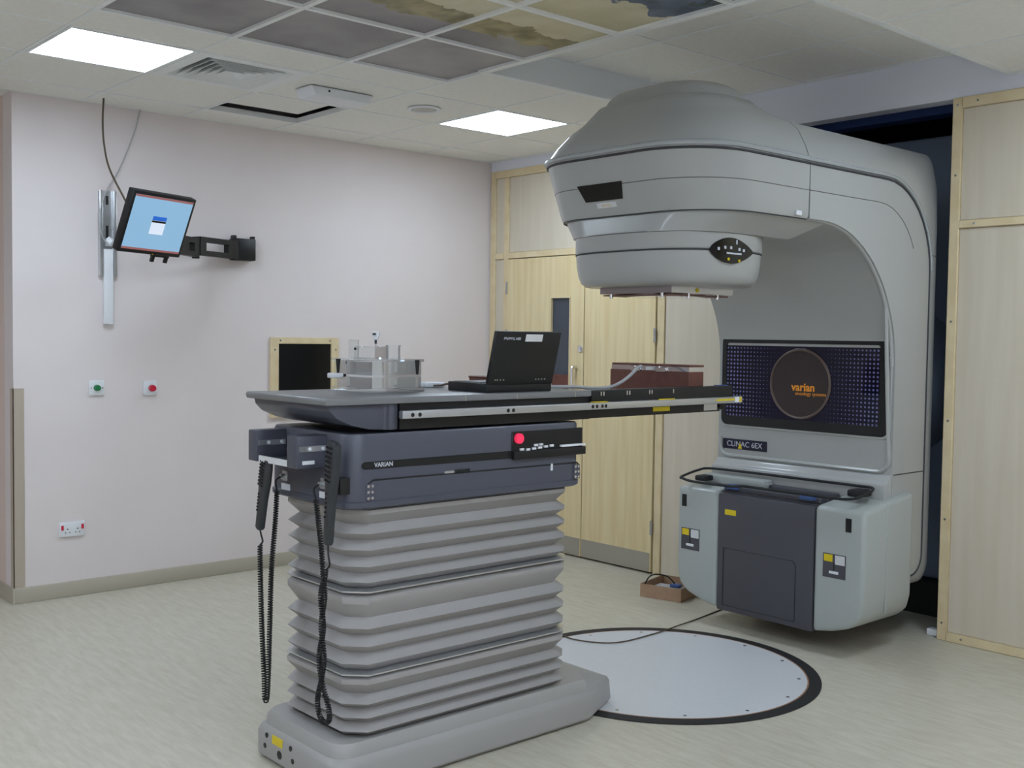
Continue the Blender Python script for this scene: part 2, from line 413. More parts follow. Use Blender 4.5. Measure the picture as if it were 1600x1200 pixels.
# ---- dark machine room behind the opening
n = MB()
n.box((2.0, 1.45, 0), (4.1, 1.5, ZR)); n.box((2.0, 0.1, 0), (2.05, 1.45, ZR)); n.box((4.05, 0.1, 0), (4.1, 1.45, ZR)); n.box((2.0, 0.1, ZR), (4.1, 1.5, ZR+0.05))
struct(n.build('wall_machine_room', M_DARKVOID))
struct(MB().box((2.05, 0.48, 2.775), (4.05, 0.60, 2.825)).build('trim_2', M_BLUE)); bpy.data.objects['trim_2']['label'] = 'blue beam across the dark opening'

# ================================================================== ceiling
TILE_OFF = 0.003
def bar_x(m_, x, y0, y1, z, h=0.008): m_.box((x-h, y0, z), (x+h, y1, z+0.03))
def bar_y(m_, y, x0, x1, z, h=0.008): m_.box((x0, y-h, z), (x1, y+h, z+0.03))
XA1 = [0.0, 0.311, 0.911, 1.511, 2.125]; XA2 = [3.87, 4.47, 5.07, 5.67, 6.27, 6.87, X1]
XB = [0.0, 0.311, 0.911, 1.511, 1.822, 2.422, 3.022, 3.622, 4.222, 4.822, 5.422, 6.022, 6.622, 7.222, X1]
XR = [2.125, 2.71, 3.31, 3.87]
YA = [-1.836, -1.236, -0.636, -0.036, 0.0]
YB = [-1.836-0.6*k for k in range(10)]; YB = [y for y in YB if y > YN]+[YN]
cells = []      # (x0,x1,y0,y1,z,kind)
LAMPS = {(0.911, -3.636), (0.911, -1.236), (4.822, -3.636), (4.47, -1.236), (0.911, -6.036), (4.822, -6.036), (2.422, -6.036), (6.622, -3.636), (6.622, -6.036), (6.022, -4.836)}  # last three are unseen panels added to bounce more light onto ceiling and walls
def kind_of(x0, y0):
    for lx, ly in LAMPS:
        if abs(lx-x0) < 0.02 and abs(ly-y0) < 0.02: return 'lamp'
    if abs(x0-0.911) < 0.02 and abs(y0+3.036) < 0.02: return 'vent'
    if abs(x0-0.311) < 0.02 and abs(y0+2.436) < 0.02: return 'hole'
    if 1.8 < x0 < 4.2 and -3.7 < y0 < -1.9: return 'picture'
    return 'tile'
bars = MB()
for XS in (XA1, XA2):
    for i in range(len(XS)-1):
        for j in range(len(YA)-1):
            cells.append((XS[i], XS[i+1], YA[j], YA[j+1], ZC))
    for x in XS: bar_x(bars, x, YA[0], 0, ZC)
    for y in YA[1:]: bar_y(bars, y, XS[0], XS[-1], ZC-0.0002)
for i in range(len(XB)-1):
    for j in range(len(YB)-1): cells.append((XB[i], XB[i+1], YB[j+1], YB[j], ZC))
for x in XB: bar_x(bars, x, YB[-1], YB[0], ZC)
for y in YB: bar_y(bars, y, 0, X1, ZC-0.0002)
for i in range(len(XR)-1):
    for j in range(len(YA)-1): cells.append((XR[i], XR[i+1], YA[j], YA[j+1], ZR))
for x in XR: bar_x(bars, x, YA[0], 0, ZR)
for y in YA: bar_y(bars, y, XR[0], XR[-1], ZR-0.0002)
for x in (1.822, 2.422, 3.022, 3.622, 4.222): bar_x(bars, x, -3.648, -1.824, ZC-0.0006, 0.012)
for y in (-3.636, -3.036, -2.436, -1.836): bar_y(bars, y, 1.81, 4.234, ZC-0.0008, 0.012)
# sides of the raised bay over the machine, and the passage ceiling
bars.box((XR[0]-0.03, YA[0], ZC-0.001), (XR[0]+0.002, -0.001, ZR+0.03)); bars.box((XR[-1]-0.002, YA[0], ZC-0.001), (XR[-1]+0.03, -0.001, ZR+0.03))
bars.box((XR[0]-0.03, YA[0]-0.03, ZC-0.001), (XR[-1]+0.03, YA[0]+0.002, ZR+0.03))
ceil = struct(bars.build('ceiling', M_TBAR))
struct(MB().box((XE-0.15, YN-0.15, ZR+0.06), (X1+0.15, 0.1, ZR+0.12)).build('ceiling_slab', M_DARKVOID))
struct(MB().box((XE, YN, ZC+0.002), (-0.001, YE, ZC+0.02)).build('ceiling_passage', M_CEIL))
TM = {}
def tile(x0, x1, y0, y1, z, mt, nm):
    k = (round(x1-x0, 3), round(y1-y0, 3), nm)
    if k not in TM:
        a, b_ = (x1-x0)/2-0.003, (y1-y0)/2-0.003
        me = MB().box((-a, -b_, 0), (a, b_, 0.015)).mesh(nm); me.materials.append(mt); TM[k] = me
    o = bpy.data.objects.new(nm, TM[k]); C.objects.link(o); o.parent = ceil; o.location = ((x0+x1)/2, (y0+y1)/2, z)
    return o
for x0, x1, y0, y1, z in cells:
    k = kind_of(x0, y0)
    if k == 'tile': tile(x0, x1, y0, y1, z+TILE_OFF, M_CEIL, 'ceiling_tile')
    elif k == 'picture': tile(x0, x1, y0, y1, z+0.012, M_PICT, 'picture_tile')
    elif k == 'hole':
        o = tile(x0, x1, y0, y1, z+0.03, M_CEIL, 'ceiling_tile'); o.location = ((x0+x1)/2+0.10, (y0+y1)/2-0.05, z+0.034)
        o['label'] = 'lifted ceiling tile showing a dark gap'

def luminaire(x, y, label):
    r = empty('ceiling_light', (x+0.3, y+0.3, ZC), label, 'ceiling light', 'square ceiling light panels')
    f = MB(); z0, z1 = ZC-0.002, ZC+0.05
    for a, b_ in [((x+.01, y+.01), (x+.59, y+.025)), ((x+.01, y+.575), (x+.59, y+.59)), ((x+.01, y+.025), (x+.025, y+.575)), ((x+.575, y+.025), (x+.59, y+.575))]:
        f.box((a[0], a[1], z0), (b_[0], b_[1], z1))
    f.box((x+.01, y+.01, z1), (x+.59, y+.59, z1+0.01)); f.build('frame', M_TBAR, r)
    MB().box((x+.026, y+.026, ZC+0.002), (x+.574, y+.574, ZC+0.012)).build('diffuser', M_LIT, r, label='glowing white diffuser')
    return r
LL = {(0.911, -3.636): 'bright square ceiling light panel beside the louvred air vent',
      (0.911, -1.236): 'bright square ceiling light panel in front of the machine head near the corner',
      (4.822, -3.636): 'square ceiling light panel right of the picture tiles, out of view',
      (4.47, -1.236): 'square ceiling light panel right of the raised bay, out of view',
      (0.911, -6.036): 'square ceiling light panel near the passage, out of view',
      (4.822, -6.036): 'square ceiling light panel over the room entrance side, out of view',
      (2.422, -6.036): 'square ceiling light panel midway along the near wall, out of view',
      (6.622, -3.636): 'added square ceiling fill light by the right wall, out of view',
      (6.622, -6.036): 'added square ceiling fill light in the near right corner, out of view',
      (6.022, -4.836): 'added square ceiling fill light above the camera position, out of view'}
for k in sorted(LAMPS): luminaire(k[0], k[1], LL[k])

# air diffuser: nested louvre frames
v0x, v0y = 0.911, -3.036
av = empty('air_vent', (v0x+0.3, v0y+0.3, ZC), 'square white louvred air diffuser in the ceiling', 'air vent')
cx, cy = v0x+0.3, v0y+0.3
def sq(h, z): return [Vector((cx-h, cy-h, z)), Vector((cx+h, cy-h, z)), Vector((cx+h, cy+h, z)), Vector((cx-h, cy+h, z))]
MB().loft([sq(0.295, ZC-0.003), sq(0.235, ZC-0.003), sq(0.235, ZC+0.012), sq(0.295, ZC+0.012), sq(0.295, ZC-0.003)], False, False).build('flange', M_TBAR, av)
MB().box((v0x+.01, v0y+.01, ZC+0.09), (v0x+.59, v0y+.59, ZC+0.1)).build('backing', M_DARKVOID, av)
for h in (0.225, 0.188, 0.151, 0.114, 0.077, 0.04):
    MB().loft([sq(h+0.012, ZC-0.004), sq(h-0.022, ZC+0.035), sq(h-0.026, ZC+0.035), sq(h+0.008, ZC-0.004), sq(h+0.012, ZC-0.004)], False, False).build('louvre', M_TBAR, av)
# loudspeaker / downlight ring
sp = empty('ceiling_speaker', (1.22, -1.54, ZC), 'small round white ceiling speaker between the two light panels', 'speaker')
rg = []
for r_, z in [(0.095, ZC), (0.095, ZC-0.008), (0.078, ZC-0.008), (0.074, ZC-0.001)]:
    rg.append([Vector((1.22+r_*math.cos(a*math.pi/16), -1.54+r_*math.sin(a*math.pi/16), z)) for a in range(32)])
MB().loft(rg, False).build('ring', M_WPLASTIC, sp)
MB().cyl((1.22, -1.54, ZC-0.003), (1.22, -1.54, ZC-0.001), 0.076, n=32).build('grille', M_KICK, sp)
# white box under the ceiling (exit lighting unit)
eb = empty('emergency_light', (1.22, -2.14, ZC), 'white rectangular box unit hung under the ceiling beside the lifted tile', 'emergency light')
MB().prism([(-2.33, ZC-0.001), (-2.30, ZC-0.05), (-1.97, ZC-0.05), (-1.94, ZC-0.001)], 'X', 1.13, 1.30, bev=0.008).build('housing', M_WPLASTIC, eb)
MB().cyl((1.301, -2.22, ZC-0.02), (1.303, -2.22, ZC-0.02), 0.006, n=10).stuff('indicator', M_BLACK, eb)

# ================================================================== left wall things
def plate(name, label, cat, y0, y1, z0, z1, d=0.012):
    r = empty(name, (0.0, (y0+y1)/2, (z0+z1)/2), label, cat)
    MB().box((0.0005, y0, z0), (d, y1, z1), bev=0.004).build('face_plate', M_WPLASTIC, r); return r
p = plate('push_button', 'white wall plate with a green push button', 'button', -3.0, -2.914, 1.145, 1.231)
MB().cyl((0.012, -2.957, 1.188), (0.034, -2.957, 1.188), 0.019, 0.016).build('button', M_GREEN, p)
MB().cyl((0.012, -2.99, 1.188), (0.0135, -2.99, 1.188), 0.004, n=8).cyl((0.012, -2.924, 1.188), (0.0135, -2.924, 1.188), 0.004, n=8).stuff('screw', M_STEEL, p)
p = plate('push_button', 'white wall plate with a red mushroom emergency button', 'button', -2.683, -2.6, 1.138, 1.224)
MB().cyl((0.012, -2.641, 1.181), (0.04, -2.641, 1.181), 0.013).build('stem', M_CORDG, p)
MB().cyl((0.038, -2.641, 1.181), (0.058, -2.641, 1.181), 0.021, 0.018).build('button', M_RED, p)
p = plate('power_socket', 'white double power socket low on the left wall', 'socket', -3.17, -3.027, 0.345, 0.428)
for y in (-3.155, -3.042): MB().box((0.012, y-0.006, 0.385), (0.018, y+0.006, 0.412)).build('switch', M_RED, p)
hm = MB()
for yc in (-3.125, -3.07):
    hm.box((0.012, yc-0.003, 0.385), (0.0128, yc+0.003, 0.392)).box((0.012, yc-0.014, 0.366), (0.0128, yc-0.008, 0.371)).box((0.012, yc+0.008, 0.366), (0.0128, yc+0.014, 0.371))
hm.stuff('pin_hole', M_BLACK, p)
# framed dark hatch
h = empty('wall_hatch', (0, -1.595, 0.97), 'pale wood framed dark hatch in the left wall behind the couch', 'hatch')
MB().box((0.0005, -1.80, 1.02), (0.006, -1.385, 1.455)).build('dark_panel', M_BLACKG, h)
for a, b_ in [((-1.848, 0.971), (-1.79, 1.49)), ((-1.395, 0.971), (-1.338, 1.49))]:
    MB().box((0.0005, a[0], a[1]), (0.022, b_[0], b_[1]), bev=0.003, seg=1).build('frame_upright', M_TRIM, h)
for z0, z1 in ((1.448, 1.49), (0.971, 1.02)):
    MB().box((0.0005, -1.79, z0), (0.022, -1.395, z1), bev=0.003, seg=1).build('frame_rail', M_TRIM, h)
hs = MB()
for y, z in [(-1.82, 1.41), (-1.78, 1.47), (-1.41, 1.47), (-1.365, 1.41)]: hs.cyl((0.022, y, z), (0.0235, y, z), 0.006, n=8)
hs.stuff('screw', M_STEEL, h)
# vertical wall rail with white trunking
wr = empty('wall_rail', (0, -2.895, 1.55), 'vertical aluminium wall rail with white cable trunking', 'wall rail')
MB().box((0.0005, -2.945, 1.83), (0.03, -2.925, 2.318), bev=0.003).box((0.0005, -2.865, 1.83), (0.03, -2.845, 2.318), bev=0.003).box((0.0005, -2.925, 1.83), (0.008, -2.865, 2.318)).build('rail', M_ALU, wr)
MB().box((0.0085, -2.921, 1.555), (0.035, -2.868, 1.985), bev=0.004).build('trunking', M_WPLASTIC, wr)
MB().box((0.0085, -2.902, 2.24), (0.012, -2.888, 2.29)).box((0.0085, -2.902, 2.05), (0.012, -2.888, 2.12)).stuff('slot', M_BLACK, wr)
MB().cyl((0.009, -2.89, 2.03), (0.03, -2.87, 2.02), 0.03, 0.02).build('cable_gland', M_WPLASTIC, wr)
cbl = MB().tube(bez([(0.16, -2.97, ZC+0.01), (0.158, -2.975, 2.68), (0.15, -2.965, 2.56), (0.20, -2.955, 2.42), (0.34, -2.93, 2.25), (0.45, -2.92, 2.14), (0.55, -2.9, 2.08)], 10), 0.0055).build('monitor_cable', M_CORDB, origin=(0.16, -2.97, ZC))
tag(cbl, 'dark brown cable hanging from the ceiling to the monitor', 'cable')
cbl = MB().tube(bez([(0.012, -2.70, ZC), (0.012, -2.74, 2.66), (0.03, -2.83, 2.45), (0.05, -2.92, 2.30), (0.05, -2.955, 2.16), (0.05, -2.94, 2.06), (0.03, -2.90, 2.01)], 10), 0.004).build('wall_cable', M_CORDG, origin=(0.012, -2.70, ZC))
tag(cbl, 'thin grey cable running down the left wall to the rail', 'cable')

# ---- monitor on its arm
mp_ = Vector((0.619, -2.856, 2.087)); ya, pi_, ro = R(105.4), R(23.4), R(-1.2)
mn = Vector((math.sin(ya)*math.cos(pi_), -math.cos(ya)*math.cos(pi_), -math.sin(pi_))); mr = Vector((math.cos(ya), math.sin(ya), 0)); mu = mn.cross(mr)
if mu.z < 0: mu = -mu
mr, mu = mr*math.cos(ro)+mu*math.sin(ro), -mr*math.sin(ro)+mu*math.cos(ro)
mmx = Matrix.Identity(4)
for i in range(3): mmx[i][0] = mr[i]; mmx[i][1] = mu[i]; mmx[i][2] = mn[i]
mmx.translation = mp_
mo = empty('wall_monitor', (0, -2.06, 2.03), 'flat screen monitor with a lit blue desktop on a folding arm', 'monitor')
MB().box((-0.205, -0.172, -0.05), (0.205, 0.168, 0.0), bev=0.006, mx=mmx).box((-0.16, -0.12, -0.075), (0.16, 0.12, -0.028), bev=0.015, mx=mmx).build('casing', M_BLACK, mo)
scn = MB().box((-0.188, -0.1505, -0.001), (0.188, 0.1505, 0.0012), mx=mmx).build('screen', M_SCREEN, mo, label='glowing light blue screen')
sb = MB().box((-0.188, 0.139, 0.0012), (0.188, 0.1505, 0.0016), mx=mmx).box((-0.188, -0.1505, 0.0012), (0.188, -0.139, 0.0016), mx=mmx).split('menu_bar', M_SCRBAR, scn)
MB().box((-0.045, -0.055, 0.0012), (0.045, 0.045, 0.0016), mx=mmx).build('dialog_window', M_SCRWIN, scn)
MB().box((-0.045, 0.022, 0.0016), (0.045, 0.045, 0.002), mx=mmx).build('dialog_title', M_SCRTITLE, scn)
MB().box((-0.045, 0.010, 0.0016), (0.045, 0.021, 0.002), mx=mmx).build('dialog_text', M_BLACK, scn)
bk = mmx @ Vector((0.05, -0.15, -0.06))
arm = MB()
ax = Vector((0.34, -2.36, 1.985))
MB().box((0.08, -0.205, -0.085), (0.20, -0.10, -0.0755), mx=mmx).box((0.085, -0.235, -0.087), (0.105, -0.18, -0.0735), mx=mmx).box((0.175, -0.235, -0.087), (0.195, -0.18, -0.0735), mx=mmx).build('mount_plate', M_BLACK, mo)
def arm_link(p, q, hgt, slot):
    d = (q-p); L = d.length; ang = math.atan2(d.y, d.x)
    mx = Matrix.Translation(p) @ Matrix.Rotation(ang, 4, 'Z')
    m_ = MB(); hh = hgt/2; s0, s1 = slot; t = 0.02
    m_.box((0, -t, hh-0.03), (L, t, hh), mx=mx).box((0, -t, -hh), (L, t, -hh+0.03), mx=mx).box((0, -t, -hh+0.03), (s0, t, hh-0.03), mx=mx).box((s1, -t, -hh+0.03), (L, t, hh-0.03), mx=mx)
    m_.cyl(mx @ Vector((0, 0, -hh-0.008)), mx @ Vector((0, 0, hh+0.008)), 0.022, n=16)
    return m_
pA = Vector((0.20, -2.43, 2.012)); pB = Vector((0.07, -2.125, 2.025)); pC = Vector((0.47, -2.77, 1.99))
arm_link(pB, pA, 0.11, (0.08, 0.28)).build('arm_link', M_BLACK, mo)
arm_link(pA+Vector((0.012, -0.02, 0.0)), pC, 0.11, (0.05, 0.12)).build('arm_link', M_BLACK, mo)
MB().box((0.0005, -2.13, 1.965), (0.075, -1.985, 2.10), bev=0.006).box((0.02, -2.13, 2.095), (0.06, -2.11, 2.118)).box((0.02, -2.0, 2.095), (0.06, -1.985, 2.118)).build('wall_bracket', M_BLACK, mo)
MB().cyl(mmx @ Vector((0.02, -0.168, 0.0)), mmx @ Vector((0.02, -0.168, 0.002)), 0.003, n=8).build('power_light', M_YELLOW, mo)

# ================================================================== linear accelerator
GX = 3.03
la = empty('linear_accelerator', (GX, -0.2, 0), 'large cream radiotherapy linear accelerator with overhanging treatment head', 'medical machine')
def outline(w_, yf, r, yb, z, n=14):
    pts = [Vector((GX-w_, yb, z))]
    for k in range(n+1):
        a = math.pi+math.pi/2*k/n; pts.append(Vector((GX-w_+r+r*math.cos(a), yf+r+r*math.sin(a), z)))
    for k in range(n+1):
        a = 1.5*math.pi+math.pi/2*k/n; pts.append(Vector((GX+w_-r+r*math.cos(a), yf+r+r*math.sin(a), z)))
    pts.append(Vector((GX+w_, yb, z))); return pts
HB = -1.20
def hc(z):     # (half width, front y, corner radius) of the upper head cover
    T = [(2.045, .515, -1.842, .29), (2.06, .522, -1.852, .30), (2.27, .525, -1.94, .31), (2.30, .525, -1.955, .31), (2.325, .512, -1.945, .31), (2.36, .498, -1.925, .31),
         (2.435, .458, -1.862, .30), (2.475, .415, -1.82, .29)]
    for a, b_ in zip(T, T[1:]):
        if a[0] <= z <= b_[0]:
            t = (z-a[0])/(b_[0]-a[0]); return [a[i]+(b_[i]-a[i])*t for i in (1, 2, 3)]
    return list(T[-1][1:])
zs = [2.045, 2.06, 2.13, 2.20, 2.27, 2.30, 2.325, 2.36, 2.40, 2.435, 2.475]
rings = [outline(*hc(z), HB, z) for z in zs]
for z, w_, yf, r, yb in [(2.487, .40, -1.81, .27, -1.30), (2.52, .37, -1.78, .24, -1.375), (2.548, .347, -1.755, .22, -1.40), (2.553, .325, -1.735, .21, -1.42), (2.588, .305, -1.715, .20, -1.435), (2.608, .28, -1.695, .18, -1.45), (2.622, .25, -1.67, .16, -1.465), (2.630, .21, -1.645, .14, -1.485), (2.633, .15, -1.61, .1, -1.505)]:
    rings.append(outline(w_, yf, r, yb, z))
head = MB().loft(rings, True).build('head_cover', M_CREAM, la)
def ring_tube(z, rad, off=0.0, mt=M_BEAD, name='bead', yb=HB):
    w_, yf, r = hc(z); return MB().tube(outline(w_+off, yf-off, r+off, yb, z, 20), rad).build(name, mt, head)
ring_tube(2.302, 0.011, 0.002); ring_tube(2.283, 0.0055, 0.001, M_DKSEAM, 'groove'); ring_tube(2.168, 0.0018, 0.0, M_SEAM, 'seam')
# body of the C: column and rear arm
def prof(top, rear, bot, rt, n=10):
    P = [(HB+0.006, 2.045), (HB+0.006, top)]
    for k in range(n+1):
        a = math.pi/2-math.pi/2*k/n; P.append((rear-rt+rt*math.cos(a), top-rt+rt*math.sin(a)))
    for k in range(n+1):
        a = -math.pi/2*k/n; P.append((rear-0.10+0.10*math.cos(a), bot+0.10+0.10*math.sin(a)))
    P.append((-0.44, bot)); P.append((-0.44, 0.9))
    for k in range(21):
        a = math.pi/2*k/20; P.append((-1.09+0.65*math.cos(a), 1.395+0.65*math.sin(a)))
    return P
ST = [(.525, 2.27, -.14, .35, .42), (.512, 2.325, -.07, .32, .36), (.498, 2.36, -.02, .30, .30), (.458, 2.435, .05, .285, .18), (.415, 2.475, .09, .28, .10)]
stn = [(-s[0],)+s[1:] for s in ST]+[s for s in ST[::-1]]
body = MB().loft([[Vector((GX+x, y, z)) for y, z in prof(tp, re, bo, rt)] for x, tp, re, bo, rt in stn], True).build('gantry_body', M_CREAM2 if False else M_CREAM, la)
for sx in (-1, 1):
    pr_ = prof(2.283, -.135, .35, .42); path = [Vector((GX+sx*0.5255, y, z)) for y, z in pr_[1:24]]
    MB().tube(path, 0.005).build('groove', M_DKSEAM, body)
    pr_ = prof(2.302, -.12, .35, .43); path = [Vector((GX+sx*0.5225, y, z)) for y, z in pr_[1:13]]
    MB().tube(path, 0.010).build('bead', M_BEAD, body)
    pr_ = prof(2.168, -.26, .35, .36); path = [Vector((GX+sx*0.5255, y, z)) for y, z in pr_[1:10]]
    MB().tube(path, 0.0018).build('seam', M_SEAM, body)
    MB().tube([(GX+sx*0.5255, -.14, 1.95), (GX+sx*0.50, -.02, 1.95), (GX+sx*.46, .05, 1.95)], 0.002).build('seam', M_DKSEAM, body)
    MB().tube([(GX+sx*0.5255, -.43, 0.868), (GX+sx*0.5255, -.14, 0.868)], 0.0025).build('seam', M_DKSEAM, body)
# raised border of the front panel
inner = [(y, z) for y, z in prof(2.27, -.14, .35, .42) if z > 0.95 and y < -0.43][1:]
inner = [p for p in inner if not (abs(p[0]-HB) < 0.01)]
inner = inner[::-1]
path = [Vector((GX+0.507, HB+0.01, 2.048))]+[Vector((GX+0.507, y-0.003, z)) for y, z in inner]
for k in range(7):
    a = math.pi/2*k/6; path.append(Vector((GX+0.447+0.06*math.cos(a), -0.443, 0.94-0.06*math.sin(a))))
for k in range(7):
    a = math.pi/2+math.pi/2*k/6; path.append(Vector((GX-0.447+0.06*math.cos(a), -0.443, 0.94-0.06*math.sin(a))))
path += [Vector((GX-0.507, -0.443, 0.98))]
MB().tube(path, 0.010).build('panel_border', M_CREAM, body)
MB().prism([(-0.436, 0.868), (-0.46, 0.862), (-0.475, 0.835), (-0.50, 0.825), (-0.505, 0.74), (-0.30, 0.74), (-0.30, 0.868)], 'X', GX-0.522, GX+0.522, bev=0.006).build('skirt', M_CREAM, la)
# window in the panel
def rrect(x0, x1, z0, z1, r, y, n=6):
    P = []
    for cx_, cz_, a0 in [(x1-r, z1-r, 0), (x0+r, z1-r, 90), (x0+r, z0+r, 180), (x1-r, z0+r, 270)]:
        for k in range(n+1):
            a = R(a0+90*k/n); P.append(Vector((cx_+r*math.cos(a), y, cz_+r*math.sin(a))))
    return P
MB().loft([rrect(GX-.515, GX+.512, 1.035, 1.553, .045, -.440), rrect(GX-.512, GX+.509, 1.038, 1.55, .043, -.447), rrect(GX-.500, GX+.497, 1.05, 1.538, .036, -.447)], False).build('window_surround', M_CREAM, la)
bz = MB().loft([rrect(GX-.503, GX+.50, 1.047, 1.541, .038, -.441), rrect(GX-.500, GX+.497, 1.05, 1.538, .036, -.452), rrect(GX-.472, GX+.452, 1.098, 1.498, .015, -.452), rrect(GX-.470, GX+.450, 1.10, 1.496, .014, -.444)], False).build('window_bezel', M_BLACK, la)
scr = MB(); scr.box((GX-.471, -.4465, 1.099), (GX+.451, -.4445, 1.497)); win = scr.build('window_screen', M_DOTS, la, label='dark window printed with a dot pattern')
dc = MB().cyl((GX, -.4505, 1.29), (GX, -.447, 1.29), .183, n=64).build('logo_disc', M_DISC, la, label='round dark brown disc')
MB().tube([(GX+.177*math.cos(a*math.pi/32), -.450, 1.29+.177*math.sin(a*math.pi/32)) for a in range(64)], .007, closed=True).build('disc_rim', M_DISCRIM, dc)
MB().box((GX-.03, -.453, 1.462), (GX+.03, -.4505, 1.473)).build('disc_mark', M_SILVTXT, dc)
text('lettering', 'varian', .058, M_ORANGE, dc, (GX+.02, -.4515, 1.272), (1, 0, 0), (0, 0, 1), bold=0.0015)
text('lettering', 'oncology systems', .026, M_ORANGE, dc, (GX+.065, -.4515, 1.24), (1, 0, 0), (0, 0, 1))
bg = MB().box((GX-.49, -.446, .916), (GX-.20, -.4405, .972), bev=.002, seg=1).build('name_plate', M_NAVY, la, label='dark navy name plate')
text('lettering', 'CLINAC 6EX', .042, M_SILVTXT, bg, (GX-.345, -.4467, .944), (1, 0, 0), (0, 0, 1))
MB().add([(GX-.386, -.448, .921), (GX-.358, -.448, .921), (GX-.372, -.448, .955)], [(0, 1, 2)]).build('emblem', M_YELLOW, bg)
# lower head
def sup(a, z, p=2.8, n=64):
    ax_, ay_ = a*1.055, a*.885
    L = []
    for k in range(n):
        t = 2*math.pi*k/n; c, s = math.cos(t), math.sin(t)
        L.append(Vector((GX+ax_*math.copysign(abs(c)**(2/p), c), -1.52+ay_*math.copysign(abs(s)**(2/p), s), z)))
    return L
hl = MB().loft([sup(a, z) for a, z in [(.386, 1.966), (.3855, 1.96), (.384, 1.955), (.384, 1.90), (.381, 1.893), (.376, 1.888), (.381, 1.883), (.378, 1.84), (.370, 1.79), (.358, 1.762), (.34, 1.746), (.325, 1.742)]], True).build('collimator_cover', M_CREAM, la)
MB().tube(sup(.381, 1.888), .0035, closed=True).build('groove', M_DKSEAM, hl)
MB().tube(sup(.3865, 1.9625), .002, closed=True).build('seam', M_SEAM, hl)
MB().tube(outline(.511, -1.840, .288, HB, 2.043, 20), .003).build('seam', M_DKSEAM, hl)
MB().loft([outline(.497, -1.832, .285, -1.02, 2.047), outline(.485, -1.836, .28, -1.045, 2.03), outline(.44, -1.845, .26, -1.12, 1.99), outline(.411, -1.853, .25, -1.18, 1.962)], True).build('head_collar', M_CREAM, la)
# eye-shaped control panel on the side of the head
def surf_x(y):
    a = .381*1.055; b_ = .381*.885; return GX+a*(1-min(1, abs((y+1.52)/b_))**2.8)**(1/2.8)
ey = MB(); top = []; bot = []; y0, y1 = -1.70, -1.425
for k in range(25):
    t = k/24; y = y0+(y1-y0)*t
    h_ = .054*math.sin(math.pi*min(1, t**0.8))**0.8 if 0 < t < 1 else 0
    x = surf_x(y)+.005; top.append((x, y, 1.888+h_)); bot.append((x-0.001, y, 1.888-h_))
fs = [(k, k+1, 26+k, 25+k) for k in range(24)]
ey.add(top+bot, fs, True)
eye = ey.build('control_eye', M_BLACKG, hl, label='black eye-shaped control panel')
kb = MB(); xk = lambda y: surf_x(y)+.0055
for y, z in [(-1.655, 1.893), (-1.62, 1.9), (-1.585, 1.9), (-1.53, 1.896), (-1.50, 1.893)]: kb.box((xk(y)-.001, y-.006, z-.006), (xk(y)+.002, y+.006, z+.006))
kb.box((xk(-1.55)-.001, -1.552, 1.916), (xk(-1.55)+.002, -1.545, 1.934))
kb.box((xk(-1.57)-.001, -1.615, 1.873), (xk(-1.57)+.002, -1.515, 1.88))
kb.stuff('button', M_SILVTXT, eye)
MB().cyl((xk(-1.60)-.001, -1.60, 1.852), (xk(-1.60)+.003, -1.60, 1.852), .006, n=10).cyl((xk(-1.53)-.001, -1.53, 1.848), (xk(-1.53)+.003, -1.53, 1.848), .006, n=10).split('button', M_YELLOW, eye)
# display window and maker's badge on the front of the head
def fy(z): return hc(z)[1]
def fpatch(x0, x1, z0, z1, off, skew=0.0, th=.004):
    return MB().add([(x0, fy(z1)-off, z1), (x1, fy(z1)-off, z1), (x1-skew, fy(z0)-off, z0), (x0+skew*1.6, fy(z0)-off, z0),
                     (x0, fy(z1)-off+th, z1), (x1, fy(z1)-off+th, z1), (x1-skew, fy(z0)-off+th, z0), (x0+skew*1.6, fy(z0)-off+th, z0)],
                    [(0, 1, 2, 3), (7, 6, 5, 4), (0, 4, 5, 1), (1, 5, 6, 2), (2, 6, 7, 3), (3, 7, 4, 0)])
fpatch(2.835, 3.10, 2.108, 2.178, .003, .018).build('display_window', M_BLACKG, la, label='small black trapezoid display window')
bdg = fpatch(2.925, 3.04, 2.078, 2.100, .003).build('maker_badge', M_LABEL, la)
text('lettering', 'varian', .022, M_TRIM, bdg, (2.982, fy(2.089)-.0045, 2.089), (1, 0, 0), (0, -.35, 1))
# accessory mount under the head
am = MB().cyl((GX, -1.52, 1.70), (GX, -1.52, 1.742), .175, n=40).build('accessory_ring', M_CHROME, la)
MB().box((GX-.21, -1.73, 1.712), (GX-.165, -1.31, 1.741)).box((GX+.165, -1.73, 1.712), (GX+.21, -1.31, 1.741)).box((GX-.165, -1.73, 1.712), (GX+.165, -1.70, 1.741)).split('tray_rail', M_STEEL, am)
MB().box((GX-.2, -1.72, 1.703), (GX+.2, -1.33, 1.7085)).build('tray_plate', M_BROWN, am)
pn = MB()
for x, y in [(GX-.15, -1.72), (GX+.15, -1.72), (GX+.195, -1.4), (GX+.195, -1.6)]: pn.cyl((x, y, 1.692), (x, y, 1.72), .008, n=12)
pn.split('thumb_screw', M_CHROME, am)
MB().cyl((GX+.21, -1.56, 1.727), (GX+.214, -1.56, 1.727), .009, n=12).stuff('indicator', M_YELLOW, am)
MB().box((GX+.522, -1.30, 2.052), (GX+.531, -1.26, 2.072), bev=.002, seg=1).build('cover_latch', M_WPLASTIC, la)
